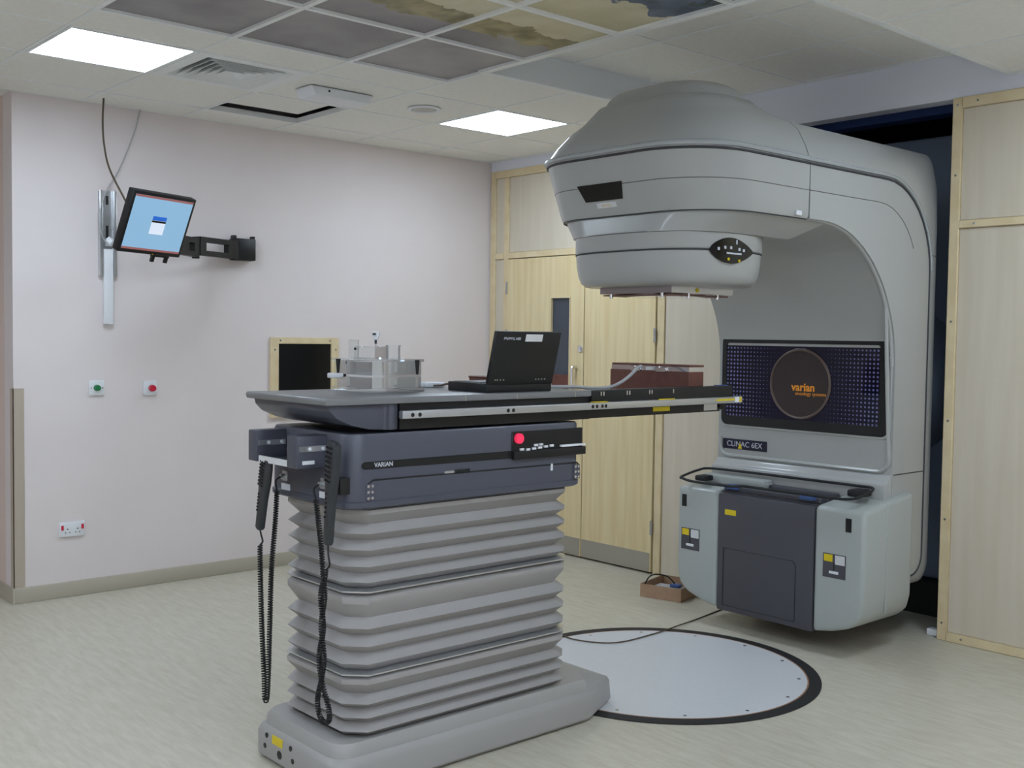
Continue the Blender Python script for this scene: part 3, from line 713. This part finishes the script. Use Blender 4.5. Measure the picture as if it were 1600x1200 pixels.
# counterweight
def cw(poly, y0, y1, bev):
    m_ = MB().prism([(GX+x, z) for x, z in poly], 'Y', y0, y1, bev=bev, seg=3)
    for v in m_.v:
        if v.z > .6: v.z += (v.y-y0)*.13
    return m_
lp = [(-.562, .27), (-.545, .20), (-.49, .155), (-.40, .125), (-.292, .105), (-.292, .72), (-.562, .72)]
cl = cw(lp, -.735, -.29, .022).build('counterweight_cover', M_GREENISH, la)
cr2 = cw([(-x, z) for x, z in lp[::-1]], -.735, -.29, .022).build('counterweight_cover', M_GREENISH, la)
MB().box((GX+.559, -.54, .21), (GX+.565, -.53, .735), bev=.002).build('rib', M_GREENISH, cr2)
cp = MB().box((GX-.288, -.733, .10), (GX+.288, -.42, .712), bev=.006).build('centre_panel', M_DKGREY, la, label='dark grey centre panel')
gr = MB(); yy = -.7335
for a, b_ in [((-.25, .43), (.17, .43)), ((.17, .43), (.19, .41)), ((.19, .41), (.19, .13)), ((-.25, .43), (-.25, .13)), ((-.25, .13), (.19, .13))]:
    gr.tube([(GX+a[0], yy, a[1]), (GX+b_[0], yy, b_[1])], .0025, n=6)
gr.build('groove', M_BLACK, cp)
MB().box((GX-.245, -.7345, .605), (GX-.175, -.7325, .633)).build('warning_label', M_YELLOW, cp)
MB().box((GX-.29, -.70, .712), (GX+.29, -.50, .722)).box((GX-.288, -.69, .722), (GX+.288, -.665, .748), bev=.004).box((GX-.288, -.63, .722), (GX+.288, -.60, .75), bev=.004).box((GX-.25, -.56, .722), (GX+.288, -.51, .76), bev=.006).split('latch_bar', M_DKGREY, cp)
MB().box((GX-.27, -.71, .735), (GX-.19, -.665, .758), bev=.006).box((GX+.19, -.72, .735), (GX+.27, -.675, .758), bev=.006).split('blue_pad', M_BLUEPAD, cp)
MB().box((GX-.50, -.60, .74), (GX-.10, -.52, .785), bev=.008).build('cover_plate', M_GREENISH, cl)
for root, x in ((cl, GX-.53), (cr2, GX+.345)):
    lb = MB().box((x, -.7375, .385), (x+.122, -.7345, .50)).build('label_plate', M_DKGREY, root)
    MB().box((x+.006, -.7385, .462), (x+.052, -.7373, .496)).build('warning_label', M_YELLOW, lb)
    MB().box((x+.066, -.7385, .452), (x+.118, -.7373, .496)).build('paper_label', M_LABEL, lb)
    MB().box((x+.035, -.7385, .405), (x+.085, -.7373, .418)).build('paper_label', M_WPLASTIC, lb)
    MB().box((x+.057, -.7385, .42), (x+.063, -.7373, .46)).stuff('slot', M_BLACK, lb)
for root, x in ((cl, GX-.53), (cr2, GX+.462)):
    MB().box((x, -.7375, .615), (x+.03, -.7345, .68)).stuff('slot', M_BLACK, root)
gpts = [(2.53, -.79, .775), (2.505, -.73, .78), (2.50, -.60, .80), (2.54, -.545, .808), (2.8, -.535, .81), (3.40, -.53, .81), (3.50, -.535, .81), (3.53, -.58, .80), (3.535, -.70, .78), (3.50, -.745, .772), (3.40, -.755, .77), (3.0, -.76, .77), (2.92, -.765, .77), (2.87, -.79, .765), (2.80, -.80, .765), (2.62, -.80, .765)]
MB().tube(bez(gpts+[gpts[0]], 5), .007).build('touch_guard', M_RUBBER, la)
MB().box((2.55, -.70, .755), (2.62, -.62, .785), bev=.01).box((3.42, -.62, .765), (3.50, -.52, .80), bev=.01).split('guard_mount', M_RUBBER, la)
# stand in the machine room
st = MB().box((GX-.62, .48, .19), (GX+.62, 1.35, 2.655), bev=.02).build('stand', M_BLUEGREY, la, label='blue-grey stand behind the gantry')
MB().box((GX-.60, .40, .0), (GX+.60, 1.35, .19)).build('stand_base', M_BLACK, la)
MB().cyl((GX, .03, 1.295), (GX, .48, 1.295), .44, n=48).build('drum', M_BLUEGREY, la)
MB().box((3.515, .02, 0.0), (3.58, .07, .035), bev=.004).build('floor_clip', M_WPLASTIC, la)

# ================================================================== turntable in the floor
tt = empty('turntable', (3.04, -1.52, 0), 'round pale floor turntable with a dark rubber rim', 'turntable')
MB().cyl((3.04, -1.52, 0.0005), (3.04, -1.52, .004), .652, n=96).build('plate', M_PLATE, tt)
def annulus(r0, r1, z0, z1, n=96):
    rr_ = lambda r, z: [Vector((3.04+r*math.cos(2*math.pi*k/n), -1.52+r*math.sin(2*math.pi*k/n), z)) for k in range(n)]
    return MB().loft([rr_(r0, z0), rr_(r0, z1), rr_(r1, z1*.7), rr_(r1, z0)], False)
annulus(.658, .712, .0005, .0055).build('rubber_rim', M_RUBBER, tt)
annulus(.651, .659, .0005, .0058).build('brass_edge', mat('brass_edge', rgb(150, 108, 80), 0.4), tt)
bl = MB()
for k in range(14):
    a = 2*math.pi*k/14+.2; bl.cyl((3.04+.615*math.cos(a), -1.52+.615*math.sin(a), .004), (3.04+.615*math.cos(a), -1.52+.615*math.sin(a), .0048), .008, n=10)
bl.stuff('bolt', M_STEEL, tt)

# ================================================================== treatment couch
CX = 3.04
co = empty('treatment_couch', (CX, -2.85, 0), 'grey patient treatment couch on a concertina pedestal', 'treatment couch')
def rr(x0, x1, y0, y1, r, z, n=6):
    P = []
    for a, b_, a0 in [(x1-r, y1-r, 0), (x0+r, y1-r, 90), (x0+r, y0+r, 180), (x1-r, y0+r, 270)]:
        for k in range(n+1):
            t = R(a0+90*k/n); P.append(Vector((a+r*math.cos(t), b_+r*math.sin(t), z)))
    return P
def base_ring(i, z, tip):
    r = .07; P = []
    for cx_, a0 in ((CX-.29+i+r, 180), (CX+.275-i-r, 270)):
        for k in range(7):
            t = R(a0+90*k/6); P.append(Vector((cx_+r*math.cos(t), -3.43+i+r+r*math.sin(t), z)))
    P += [Vector((CX+.275-i, -2.26, z)), Vector((CX+.16-i*.5, tip, z)), Vector((CX-.16+i*.5, tip, z)), Vector((CX-.29+i, -2.26, z))]
    return P
MB().loft([base_ring(.012, .006, -2.03), base_ring(.0, .018, -2.02), base_ring(.0, .095, -2.03), base_ring(.008, .112, -2.04), base_ring(.02, .122, -2.07), base_ring(.024, .15, -2.16), base_ring(.034, .165, -2.20)], True).build('base', M_BASE, co)
cs = bpy.data.objects['base']
pz = -3.4305
hb = MB()
for x, z in [(2.865, .095), (2.853, .055), (3.03, .095), (3.045, .055)]: hb.cyl((x, pz-.001, z), (x, pz+.002, z), .0095, n=12)
hb.cyl((2.955, pz-.001, .05), (2.955, pz+.002, .05), .015, n=16).split('bolt_hole', M_BLACK, cs)
MB().box((2.905, pz-.001, .078), (2.975, pz+.002, .108)).build('warning_label', M_YELLOW, cs)
def oct_(hx, y0, y1, c, z):
    return [Vector((CX-hx+c, y0, z)), Vector((CX+hx-c, y0, z)), Vector((CX+hx, y0+c, z)), Vector((CX+hx, y1-c, z)), Vector((CX+hx-c, y1, z)), Vector((CX-hx+c, y1, z)), Vector((CX-hx, y1-c, z)), Vector((CX-hx, y0+c, z))]
BS = [(.166, .376), (.388, .654), (.668, .944)]
for z0, z1 in BS:
    rg = []; hs_ = [1.1, 1, 1, 1, .9] if z1 > .9 else [1.45, 1, 1, 1]; nf = len(hs_)
    tot = sum(hs_); z = z1
    rg.append(oct_(.222, -3.325, -2.345, .06, z1))
    for k in range(nf):
        hh = (z1-z0)*hs_[k]/tot
        f1 = .16 if k == 0 else .5
        rg.append(oct_(.243, -3.348, -2.322, .065, z-hh*f1))
        if k == 0: rg.append(oct_(.243, -3.348, -2.322, .065, z-hh*.40))
        z -= hh; rg.append(oct_(.210, -3.315, -2.355, .058, z))
    MB().loft(rg[::-1], True, False).build('bellows', M_BELL, co)
for z in (.382, .661):
    MB().loft([oct_(.236, -3.338, -2.332, .062, z-.005), oct_(.247, -3.349, -2.321, .066, z-.003), oct_(.247, -3.349, -2.321, .066, z+.002), oct_(.232, -3.334, -2.336, .062, z+.006)], True, False).build('divider_plate', M_ALU, co)
ho = MB().loft([rr(CX-.262, CX+.262, -3.375, -2.315, .06, .944), rr(CX-.268, CX+.268, -3.385, -2.305, .06, .950), rr(CX-.268, CX+.268, -3.385, -2.305, .06, .966), rr(CX-.263, CX+.263, -3.38, -2.312, .06, .969), rr(CX-.263, CX+.263, -3.38, -2.312, .06, 1.182), rr(CX-.258, CX+.258, -3.375, -2.318, .055, 1.19)], True).build('housing', M_SLATE, co)
sx = CX+.263
MB().loft([[Vector((sx+d, y, z)) for y, z in [(-2.68, 1.072), (-3.32, 1.075), (-3.328, 1.080), (-3.331, 1.087), (-3.328, 1.094), (-3.32, 1.099), (-2.68, 1.099)]] for d in (-.002, .0025)], True, False).build('side_stripe', M_BLACK, ho)
text('lettering', 'VARIAN', .021, M_SILVTXT, ho, (sx+.0028, -3.245, 1.087), (0, 1, 0), (0, 0, 1), bold=.0004)
pnl = MB().box((sx-.01, -2.68, 1.068), (sx+.004, -2.318, 1.168), bev=.002, seg=1).box((sx-.01, -2.68, 1.066), (sx+.016, -2.31, 1.096), bev=.003).build('control_panel', M_BLACK, ho, label='black control panel')
MB().cyl((sx+.004, -2.652, 1.143), (sx+.016, -2.652, 1.143), .019).build('stop_button', M_REDLIT, pnl, label='glowing red stop button')
kk = MB()
for y, z in [(-2.635, 1.102), (-2.605, 1.100), (-2.575, 1.102), (-2.545, 1.104), (-2.515, 1.106), (-2.485, 1.108), (-2.565, 1.114), (-2.54, 1.115)]: kk.box((sx+.003, y-.009, z-.004), (sx+.010, y+.009, z+.004))
kk.stuff('key', M_WPLASTIC, pnl)
MB().box((sx+.003, -2.44, 1.100), (sx+.016, -2.312, 1.108), bev=.001, seg=1).build('white_strip', M_WPLASTIC, pnl)
gr = MB()
for a, b_ in [((-3.285, 1.038), (-2.345, 1.034)), ((-3.285, 1.038), (-3.305, 1.025)), ((-3.305, 1.025), (-3.305, .972)), ((-2.345, 1.034), (-2.33, 1.022)), ((-2.33, 1.022), (-2.33, .972))]:
    gr.tube([(sx, a[0], a[1]), (sx, b_[0], b_[1])], .003, n=6)
gr.build('door_gap', M_BLACK, ho)
MB().box((sx-.002, -2.945, 1.036), (sx+.008, -2.88, 1.048), bev=.002, seg=1).build('latch', M_BLACK, ho)
MB().box((sx-.002, -2.99, 1.038), (sx+.003, -2.946, 1.046)).build('latch_plate', M_ALU, ho)
MB().box((sx-.001, -2.483, 1.012), (sx+.003, -2.473, 1.038)).build('lock_tab', M_WPLASTIC, ho)
for y in (-3.298, -2.345):
    hg = MB().box((sx-.001, y-.016, .972), (sx+.0025, y+.016, 1.026)).build('hinge', M_SLATE, ho)
    s_ = MB()
    for dz in (.979, .999, 1.019):
        for dy in (-.008, .008): s_.cyl((sx+.002, y+dy, dz), (sx+.005, y+dy, dz), .0055, n=8)
    s_.stuff('screw', M_CHROME, hg)
# end face: two brackets, shelf, sockets
ye = -3.38
for x0, x1 in ((2.845, 2.905), (3.108, 3.174)):
    br = MB().box((x0, -3.495, 1.075), (x1, ye+.02, 1.182), bev=.004).build('bracket', M_SLATE, co)
    MB().box((x1-.002, -3.488, 1.130), (x1+.005, -3.385, 1.148)).build('slide_strip', M_ALU, br)
    MB().cyl((x1+.005, -3.45, 1.139), (x1+.008, -3.45, 1.139), .006, n=10).cyl((x1+.005, -3.40, 1.139), (x1+.008, -3.40, 1.139), .006, n=10).stuff('screw', M_WPLASTIC, br)
    MB().cyl((x0-.012, -3.478, 1.135), (x0, -3.478, 1.135), .01, n=10).build('peg', M_ALU, br)
MB().box((2.905, -3.482, 1.075), (3.108, ye+.01, 1.087), bev=.002).build('bracket_shelf', M_SLATE, co)
MB().box((2.91, -3.49, 1.076), (3.104, -3.4825, 1.097)).build('scale_strip', M_LABEL, co)
MB().box((3.174, -3.475, 1.088), (3.176, -3.43, 1.100)).build('paper_label', M_WPLASTIC, co)
for x in (2.905, 3.158):
    MB().box((x-.018, ye-.006, 1.0), (x+.014, ye+.001, 1.036), bev=.001, seg=1).cyl((x-.004, ye-.02, 1.016), (x-.004, ye-.006, 1.016), .009, n=12).build('socket', M_ALU, co)
    MB().box((x-.03, ye-.002, .968), (x+.028, ye+.001, .99)).build('paper_label', M_WPLASTIC, co)
MB().box((3.255, -3.40, .995), (3.285, -3.36, 1.05), bev=.003).build('handset_hook', M_BLACK, co)
# table top
MB().prism([(-3.465, 1.310), (-3.47, 1.302), (-3.465, 1.287), (-2.27, 1.287), (-2.27, 1.310)], 'X', CX-.265, CX+.265, bev=.003).build('table_top', M_SLATETOP, co)
MB().prism([(-3.445, 1.2865), (-3.44, 1.268), (-3.415, 1.243), (-3.36, 1.219), (-3.29, 1.203), (-3.20, 1.198), (-3.175, 1.198), (-3.175, 1.2865)], 'X', CX-.25, CX+.245, bev=.004).build('end_apron', M_SLATE, co)
MB().cyl((CX+.235, -3.20, 1.2), (CX+.235, -3.20, 1.2865), .018, n=16).cyl((CX+.238, -3.225, 1.2), (CX+.238, -3.225, 1.2865), .010, n=12).split('corner_column', M_SLATE, co)
tr = MB().box((CX-.25, -3.172, 1.198), (CX+.25, -2.265, 1.2865)).box((CX-.25, -2.265, 1.200), (CX+.25, -1.45, 1.242)).box((CX+.205, -2.265, 1.24), (CX+.262, -1.375, 1.31), bev=.004).box((CX+.19, -1.50, 1.205), (CX+.25, -1.40, 1.25), bev=.01).build('side_tray', M_BLACK, co)
ra = MB().box((CX+.262, -3.185, 1.236), (CX+.288, -1.335, 1.264), bev=.005).build('accessory_rail', M_ALU, co)
hl_ = MB()
for y in (-3.145, -3.115, -2.72, -2.695, -2.285, -2.262, -2.232, -2.212):
    hl_.cyl((CX+.2875, y, 1.249), (CX+.2885, y, 1.249), .0075, n=10)
hl_.split('rail_hole', M_BLACK, ra)
MB().box((CX+.287, -1.90, 1.264), (CX+.2892, -1.80, 1.268)).box((CX+.252, -1.895, 1.214), (CX+.2545, -1.79, 1.232)).box((CX+.2875, -1.52, 1.248), (CX+.2892, -1.395, 1.256)).box((CX+.2875, -1.36, 1.24), (CX+.2892, -1.345, 1.262)).box((CX+.27, -2.28, 1.264), (CX+.2892, -2.20, 1.267)).split('yellow_sticker', M_YELLOW, ra)
MB().box((CX+.2875, -1.39, 1.24), (CX+.2895, -1.362, 1.262)).build('end_mark', M_WPLASTIC, ra)
MB().box((CX+.2495, -1.56, 1.206), (CX+.2515, -1.47, 1.236)).build('side_plate', M_ALU, tr)
pg = MB()
for y in (-2.215, -2.20, -2.065, -2.05, -1.93, -1.915, -1.78): pg.box((CX+.262, y-.003, 1.288), (CX+.2645, y+.003, 1.304))
for y in (-2.90, -2.66, -2.36): pg.box((CX+.2652, y-.002, 1.288), (CX+.2665, y+.002, 1.306))
pg.stuff('index_peg', M_CHROME, tr)
MB().box((CX+.215, -1.45, 1.309), (CX+.245, -1.43, 1.314)).box((CX+.215, -1.405, 1.309), (CX+.245, -1.385, 1.314)).stuff('index_mark', M_BLUEPAD, tr)

# ---- hand pendants with coiled cords
def coil(path, rad, wire, pitch, n=8, sides=5):
    P = [Vector(p) for p in path]; out = []; prev = None; acc = 0.0; step = pitch/n
    # resample evenly
    L = [0.0]
    for a, b_ in zip(P, P[1:]): L.append(L[-1]+(b_-a).length)
    tot = L[-1]; N = int(tot/step); j = 0
    for i in range(N+1):
        d = tot*i/N
        while j < len(L)-2 and L[j+1] < d: j += 1
        t = (d-L[j])/max(1e-9, L[j+1]-L[j]); p_ = P[j].lerp(P[j+1], t); tg = (P[j+1]-P[j]).normalized()
        if prev is None: a = tg.orthogonal().normalized()
        else:
            a = prev-tg*prev.dot(tg); a.normalize()
        prev = a; b_ = tg.cross(a); th = 2*math.pi*i/n
        out.append(p_+(a*math.cos(th)+b_*math.sin(th))*rad)
    return MB().tube(out, wire, n=sides)
def pendant(label, topc, botc, tilt_n, cord, plug, lead):
    r = empty('hand_pendant', botc, label, 'handset', 'hand pendants on the couch end')
    T = Vector(topc); B = Vector(botc); d = (B-T).normalized(); n_ = Vector(tilt_n); n_ = (n_-d*n_.dot(d)).normalized(); s_ = d.cross(n_)
    L = (B-T).length; rg = []
    for t, w_, th in [(0, .026, .008), (.02, .038, .013), (.12, .040, .015), (.34, .037, .016), (.45, .026, .0165), (.6, .0185, .016), (.97, .017, .015), (1.0, .013, .011)]:
        c = T+d*L*t; ring = []
        for k in range(20):
            a = 2*math.pi*k/20; cc, ss = math.cos(a), math.sin(a)
            ring.append(c+s_*w_*math.copysign(abs(cc)**.6, cc)+n_*th*math.copysign(abs(ss)**.6, ss))
        rg.append(ring)
    bd_ = MB().loft(rg, True).build('body', M_PENDANT, r)
    kz = MB()
    for i in range(8):
        for j in (-1, 0, 1):
            c = T+d*L*(.06+.045*i)+s_*j*.016+n_*.0155; kz.box(c-Vector((.0035, .0035, .0035)), c+Vector((.0035, .0035, .0035)))
    for i in range(6):
        c = T+d*L*(.5+.045*i)+n_*.0162; kz.box(c-Vector((.004, .003, .003)), c+Vector((.004, .003, .003)))
    kz.stuff('key', M_RUBBER, bd_)
    coil(cord, .0072, .0030, .0085).build('coiled_cord', M_RUBBER, r)
    MB().tube(bez(plug, 5), .0032).build('cord_end', M_RUBBER, r); MB().tube(bez(lead, 5), .0032).build('cord_end', M_RUBBER, r)
    return r
pa = bez([(3.145, -3.405, .965), (3.165, -3.408, .90), (3.195, -3.415, .82), (3.215, -3.42, .74), (3.235, -3.425, .66), (3.215, -3.425, .56), (3.238, -3.428, .46), (3.222, -3.428, .38), (3.195, -3.425, .31), (3.20, -3.422, .262), (3.232, -3.422, .242),
          (3.268, -3.425, .262), (3.268, -3.43, .31), (3.232, -3.432, .38), (3.215, -3.432, .46), (3.24, -3.432, .56), (3.222, -3.432, .66), (3.245, -3.432, .72), (3.25, -3.43, .75)], 8)
pendant('black hand pendant hanging at the right corner of the couch end', (3.295, -3.43, 1.172), (3.262, -3.43, .835), (-.15, -1, 0.05), pa,
        [(3.154, -3.40, 1.016), (3.14, -3.41, 1.0), (3.145, -3.405, .965)], [(3.25, -3.43, .75), (3.275, -3.432, .77), (3.268, -3.432, .80), (3.262, -3.43, .838)])
pb = bez([(2.885, -3.405, .965), (2.90, -3.42, .85), (2.93, -3.45, .7), (2.955, -3.47, .5), (2.968, -3.482, .34), (2.972, -3.488, .275), (2.966, -3.49, .258), (2.958, -3.49, .275), (2.95, -3.488, .35), (2.93, -3.486, .5), (2.918, -3.485, .65), (2.908, -3.482, .76), (2.905, -3.48, .785)], 8)
pendant('black hand pendant hanging under the left bracket of the couch end', (2.945, -3.475, 1.09), (2.902, -3.48, .84), (-.2, -1, 0.05), pb,
        [(2.901, -3.40, 1.016), (2.885, -3.41, 1.0), (2.885, -3.405, .965)], [(2.905, -3.48, .785), (2.922, -3.48, .80), (2.912, -3.48, .82), (2.902, -3.48, .842)])

# ================================================================== things on the couch
TZ = 1.3105
# laptop: lid back towards the viewer
lt = empty('laptop', (3.14, -2.605, TZ), 'open black laptop seen from behind on the couch top', 'laptop')
bs = MB().box((3.03, -2.765, TZ), (3.262, -2.445, TZ+.034), bev=.004).build('base', M_BLACK, lt)
MB().box((3.05, -2.75, TZ+.034), (3.20, -2.46, TZ+.036)).build('keyboard', M_DKGREY, bs)
lmx = Matrix.Translation((3.256, -2.605, TZ+.03)) @ Matrix.Rotation(R(14), 4, 'Y')
lid = MB().box((-.008, -.16, .0), (.010, .16, .20), bev=.004, mx=lmx).build('lid', M_BLACK, lt)
MB().box((-.0095, -.145, .02), (-.0078, .145, .185), mx=lmx).build('display', M_BLACKG, lid)
MB().box((.0098, -.018, .165), (.0108, .066, .192), mx=lmx).build('paper_label', M_LABEL, lid)
rt_ = lmx.to_3x3()
text('lettering', 'IBM ThinkPad', .0145, M_SILVTXT, lid, lmx @ Vector((.0104, -.082, .176)), rt_ @ Vector((0, -1, 0)), rt_ @ Vector((0, 0, -1)))
dd = MB()
for y in (-.13, -.12, -.105, -.09, .07, .085, .1, .115): dd.box((.0095, y-.003, .017), (.0106, y+.003, .022), mx=lmx)
dd.stuff('indicator', M_KICK, lid)
cbl = MB().tube(bez([(3.22, -2.44, TZ+.016), (3.20, -2.38, TZ+.012), (3.16, -2.22, TZ+.006), (3.12, -2.06, 1.306), (3.10, -1.93, 1.312), (3.08, -1.82, 1.345), (3.06, -1.73, 1.388), (3.05, -1.70, 1.392)], 8), .007).build('data_cable', M_CORDG, origin=(3.22, -2.44, TZ))
tag(cbl, 'thick grey cable from the laptop to the right brown case', 'cable')
cbl = MB().tube(bez([(3.03, -2.70, TZ+.012), (2.98, -2.72, TZ+.02), (2.92, -2.71, TZ+.012), (2.86, -2.70, TZ+.008)], 6), .004).build('thin_cable', M_CORDB, origin=(3.03, -2.7, TZ))
tag(cbl, 'thin dark cable curling left from the laptop', 'cable')
ad = empty('white_adapter', (2.82, -2.68, TZ), 'flat white adapter lying on the couch beside the acrylic phantom', 'adapter')
MB().box((2.785, -2.735, TZ), (2.85, -2.635, TZ+.02), bev=.005).build('body', M_WPLASTIC, ad)
# brown cases
bc = empty('brown_case', (3.02, -1.50, 1.2425), 'brown case with an aluminium edge lying across the far end of the couch', 'case')
bx0, bx1, by0, by1 = 2.768, 3.238, -1.60, -1.50
MB().box((bx0, by0, 1.2425), (bx1, by1, 1.372), bev=.002, seg=1).build('body', M_BROWN, bc)
MB().box((bx0+.006, by0+.004, 1.372), (bx1-.004, by1-.004, 1.392)).build('metal_edge', M_CHROME, bc)
MB().box((bx0+.01, by0+.002, 1.392), (bx1, by1, 1.401)).build('lid', M_BROWN, bc)
for x in (2.93, 3.08): MB().box((x-.03, by0-.006, 1.366), (x+.03, by0+.004, 1.390), bev=.002, seg=1).build('clasp', M_CHROME, bc)
MB().box((2.99, by0-.004, 1.374), (3.03, by0+.004, 1.389)).build('label_tab', M_LABEL, bc)
bq = empty('wooden_case', (2.86, -2.43, TZ), 'small brown wooden box behind the laptop', 'box')
MB().box((2.80, -2.475, TZ), (2.93, -2.30, TZ+.034), bev=.002, seg=1).build('body', M_BROWN, bq)
MB().box((2.798, -2.477, TZ+.034), (2.932, -2.298, TZ+.042), bev=.002, seg=1).build('lid', M_BROWN, bq)
# clear acrylic phantom
ph = empty('acrylic_phantom', (2.94, -3.03, TZ), 'clear acrylic water phantom standing on the couch end', 'phantom')
px0, px1, py0, py1 = 2.82, 3.05, -3.135, -2.905
MB().box((px0-.01, py0-.01, TZ), (px1+.01, py1+.01, TZ+.012), bev=.002, seg=1).build('foot_plate', M_ACRYL, ph)
def tank(z0, z1, t, nm):
    m_ = MB()
    m_.box((px0, py0, z0), (px1, py0+t, z1)).box((px0, py1-t, z0), (px1, py1, z1)).box((px0, py0+t+.0005, z0), (px0+t, py1-t-.0005, z1)).box((px1-t, py0+t+.0005, z0), (px1, py1-t-.0005, z1))
    return m_.build(nm, M_ACRYL, ph)
tank(TZ+.0125, TZ+.052, .014, 'lower_tank')
MB().box((px0, py0, TZ+.0525), (px1, py1, TZ+.060)).build('middle_plate', M_ACRYL, ph)
tank(TZ+.0605, TZ+.108, .014, 'upper_tank')
MB().box((px0-.008, py0-.008, TZ+.1085), (px1+.008, py1+.008, TZ+.117), bev=.002, seg=1).build('top_plate', M_ACRYL, ph)
for y, x in ((-3.142, 2.86), (-2.935, 3.066)):
    MB().cyl((x, y, TZ+.062), (x, y, TZ+.115), .0045, .009, n=12).build('wedge_knob', M_BLACK, ph)
MB().box((2.87, -3.08, TZ+.1175), (2.96, -2.99, TZ+.162), bev=.002, seg=1).build('chamber_block', M_ACRYL, ph)
MB().box((2.848, -3.09, TZ+.1175), (2.858, -3.05, TZ+.185), bev=.001, seg=1).build('upright', M_ACRYL, ph)
MB().cyl((2.985, -2.985, TZ+.1175), (2.985, -2.985, TZ+.163), .026, n=28).cyl((2.985, -2.985, TZ+.1635), (2.985, -2.985, TZ+.168), .028, n=28).build('vial', M_ACRYL, ph)
MB().cyl((2.862, -3.07, TZ+.152), (2.885, -3.085, TZ+.152), .005, n=10).build('knob', M_BLACK, ph)
tp = empty('thermometer', (2.945, -3.035, TZ+.1625), 'white digital probe thermometer standing in the acrylic phantom', 'thermometer')
MB().cyl((2.945, -3.035, TZ+.1625), (2.945, -3.035, TZ+.185), .0018, n=8).build('probe', M_STEEL, tp)
MB().cyl((2.945, -3.035, TZ+.172), (2.945, -3.035, TZ+.186), .0045, n=10).build('collar', M_BLACK, tp)
MB().prism([(-.006, TZ+.186), (.006, TZ+.186), (.013, TZ+.202), (.013, TZ+.217), (-.013, TZ+.217), (-.013, TZ+.202)], 'Y', -.008, .008, bev=.002).build('head', M_WPLASTIC, tp)
hd = bpy.data.objects['head']
for v in hd.data.vertices:
    p_ = v.co+ORG['head']; v.co = Matrix.Rotation(R(45), 3, 'Z') @ Vector((p_.x, p_.y, 0))+Vector((2.945, -3.035, p_.z))-ORG['head']
MB().box((2.945+.0, -3.05, TZ+.204), (2.957, -3.0425, TZ+.211)).build('display', M_DKGREY, tp)
wc = empty('probe_connector', (2.93, -3.2, TZ+.05), 'white connector with a black plug sticking out of the acrylic phantom', 'connector')
MB().box((2.885, -3.205, TZ+.047), (2.915, -3.165, TZ+.065), bev=.004).cyl((2.90, -3.165, TZ+.056), (2.90, -3.15, TZ+.056), .008, n=12).build('plug_body', M_WPLASTIC, wc)
MB().cyl((2.90, -3.1495, TZ+.056), (2.90, -3.1355, TZ+.056), .0055, n=12).build('plug_tip', M_BLACK, wc)

# ================================================================== floor things
cb = empty('cardboard_tray', (2.15, -.42, 0), 'open shallow cardboard box on the floor beside the machine', 'box')
bmx = Matrix.Translation((2.03, -.533, 0)) @ Matrix.Rotation(R(14.5), 4, 'Z')
LX, LY, HZ = .262, .30, .078
MB().box((0, 0, .001), (LX, LY, .005), mx=bmx).build('bottom', M_CARD, cb)
for a, b_ in [((0, 0), (LX, .004)), ((0, LY-.004), (LX, LY)), ((0, .004), (.004, LY-.004)), ((LX-.004, .004), (LX, LY-.004))]:
    MB().box((a[0], a[1], .005), (b_[0], b_[1], HZ), mx=bmx).build('side', M_CARD, cb)
it = MB().box((.03, .06, .0055), (.20, .20, .05), bev=.006, mx=bmx).build('instrument', M_CORDG, origin=(2.1, -.4, .0055))
tag(it, 'grey instrument lying inside the cardboard box', 'instrument')
it = MB().box((.13, .12, .0505), (.19, .17, .07), bev=.006, mx=bmx).build('blue_plug', M_BLUEPAD, origin=(2.2, -.36, .051))
tag(it, 'small blue plug on the instrument in the cardboard box', 'plug')
it = MB().tube(bez([bmx @ Vector(p_) for p_ in [(.02, .03, .012), (.02, .03, .08), (.05, .06, .125), (.12, .10, .12), (.16, .13, .075)]], 8), .004).build('black_cable', M_RUBBER, origin=(2.05, -.5, .01))
tag(it, 'black cable looping up out of the cardboard box', 'cable')
cbl = MB().tube(bez([(2.53, -.40, .004), (2.58, -.70, .004), (2.615, -.88, .010), (2.64, -1.11, .009), (2.625, -1.385, .009), (2.45, -1.50, .009), (2.25, -1.44, .004)], 10), .0035).build('floor_cable', M_CORDB, origin=(2.53, -.4, 0))
tag(cbl, 'thin dark cable lying across the floor turntable', 'cable')
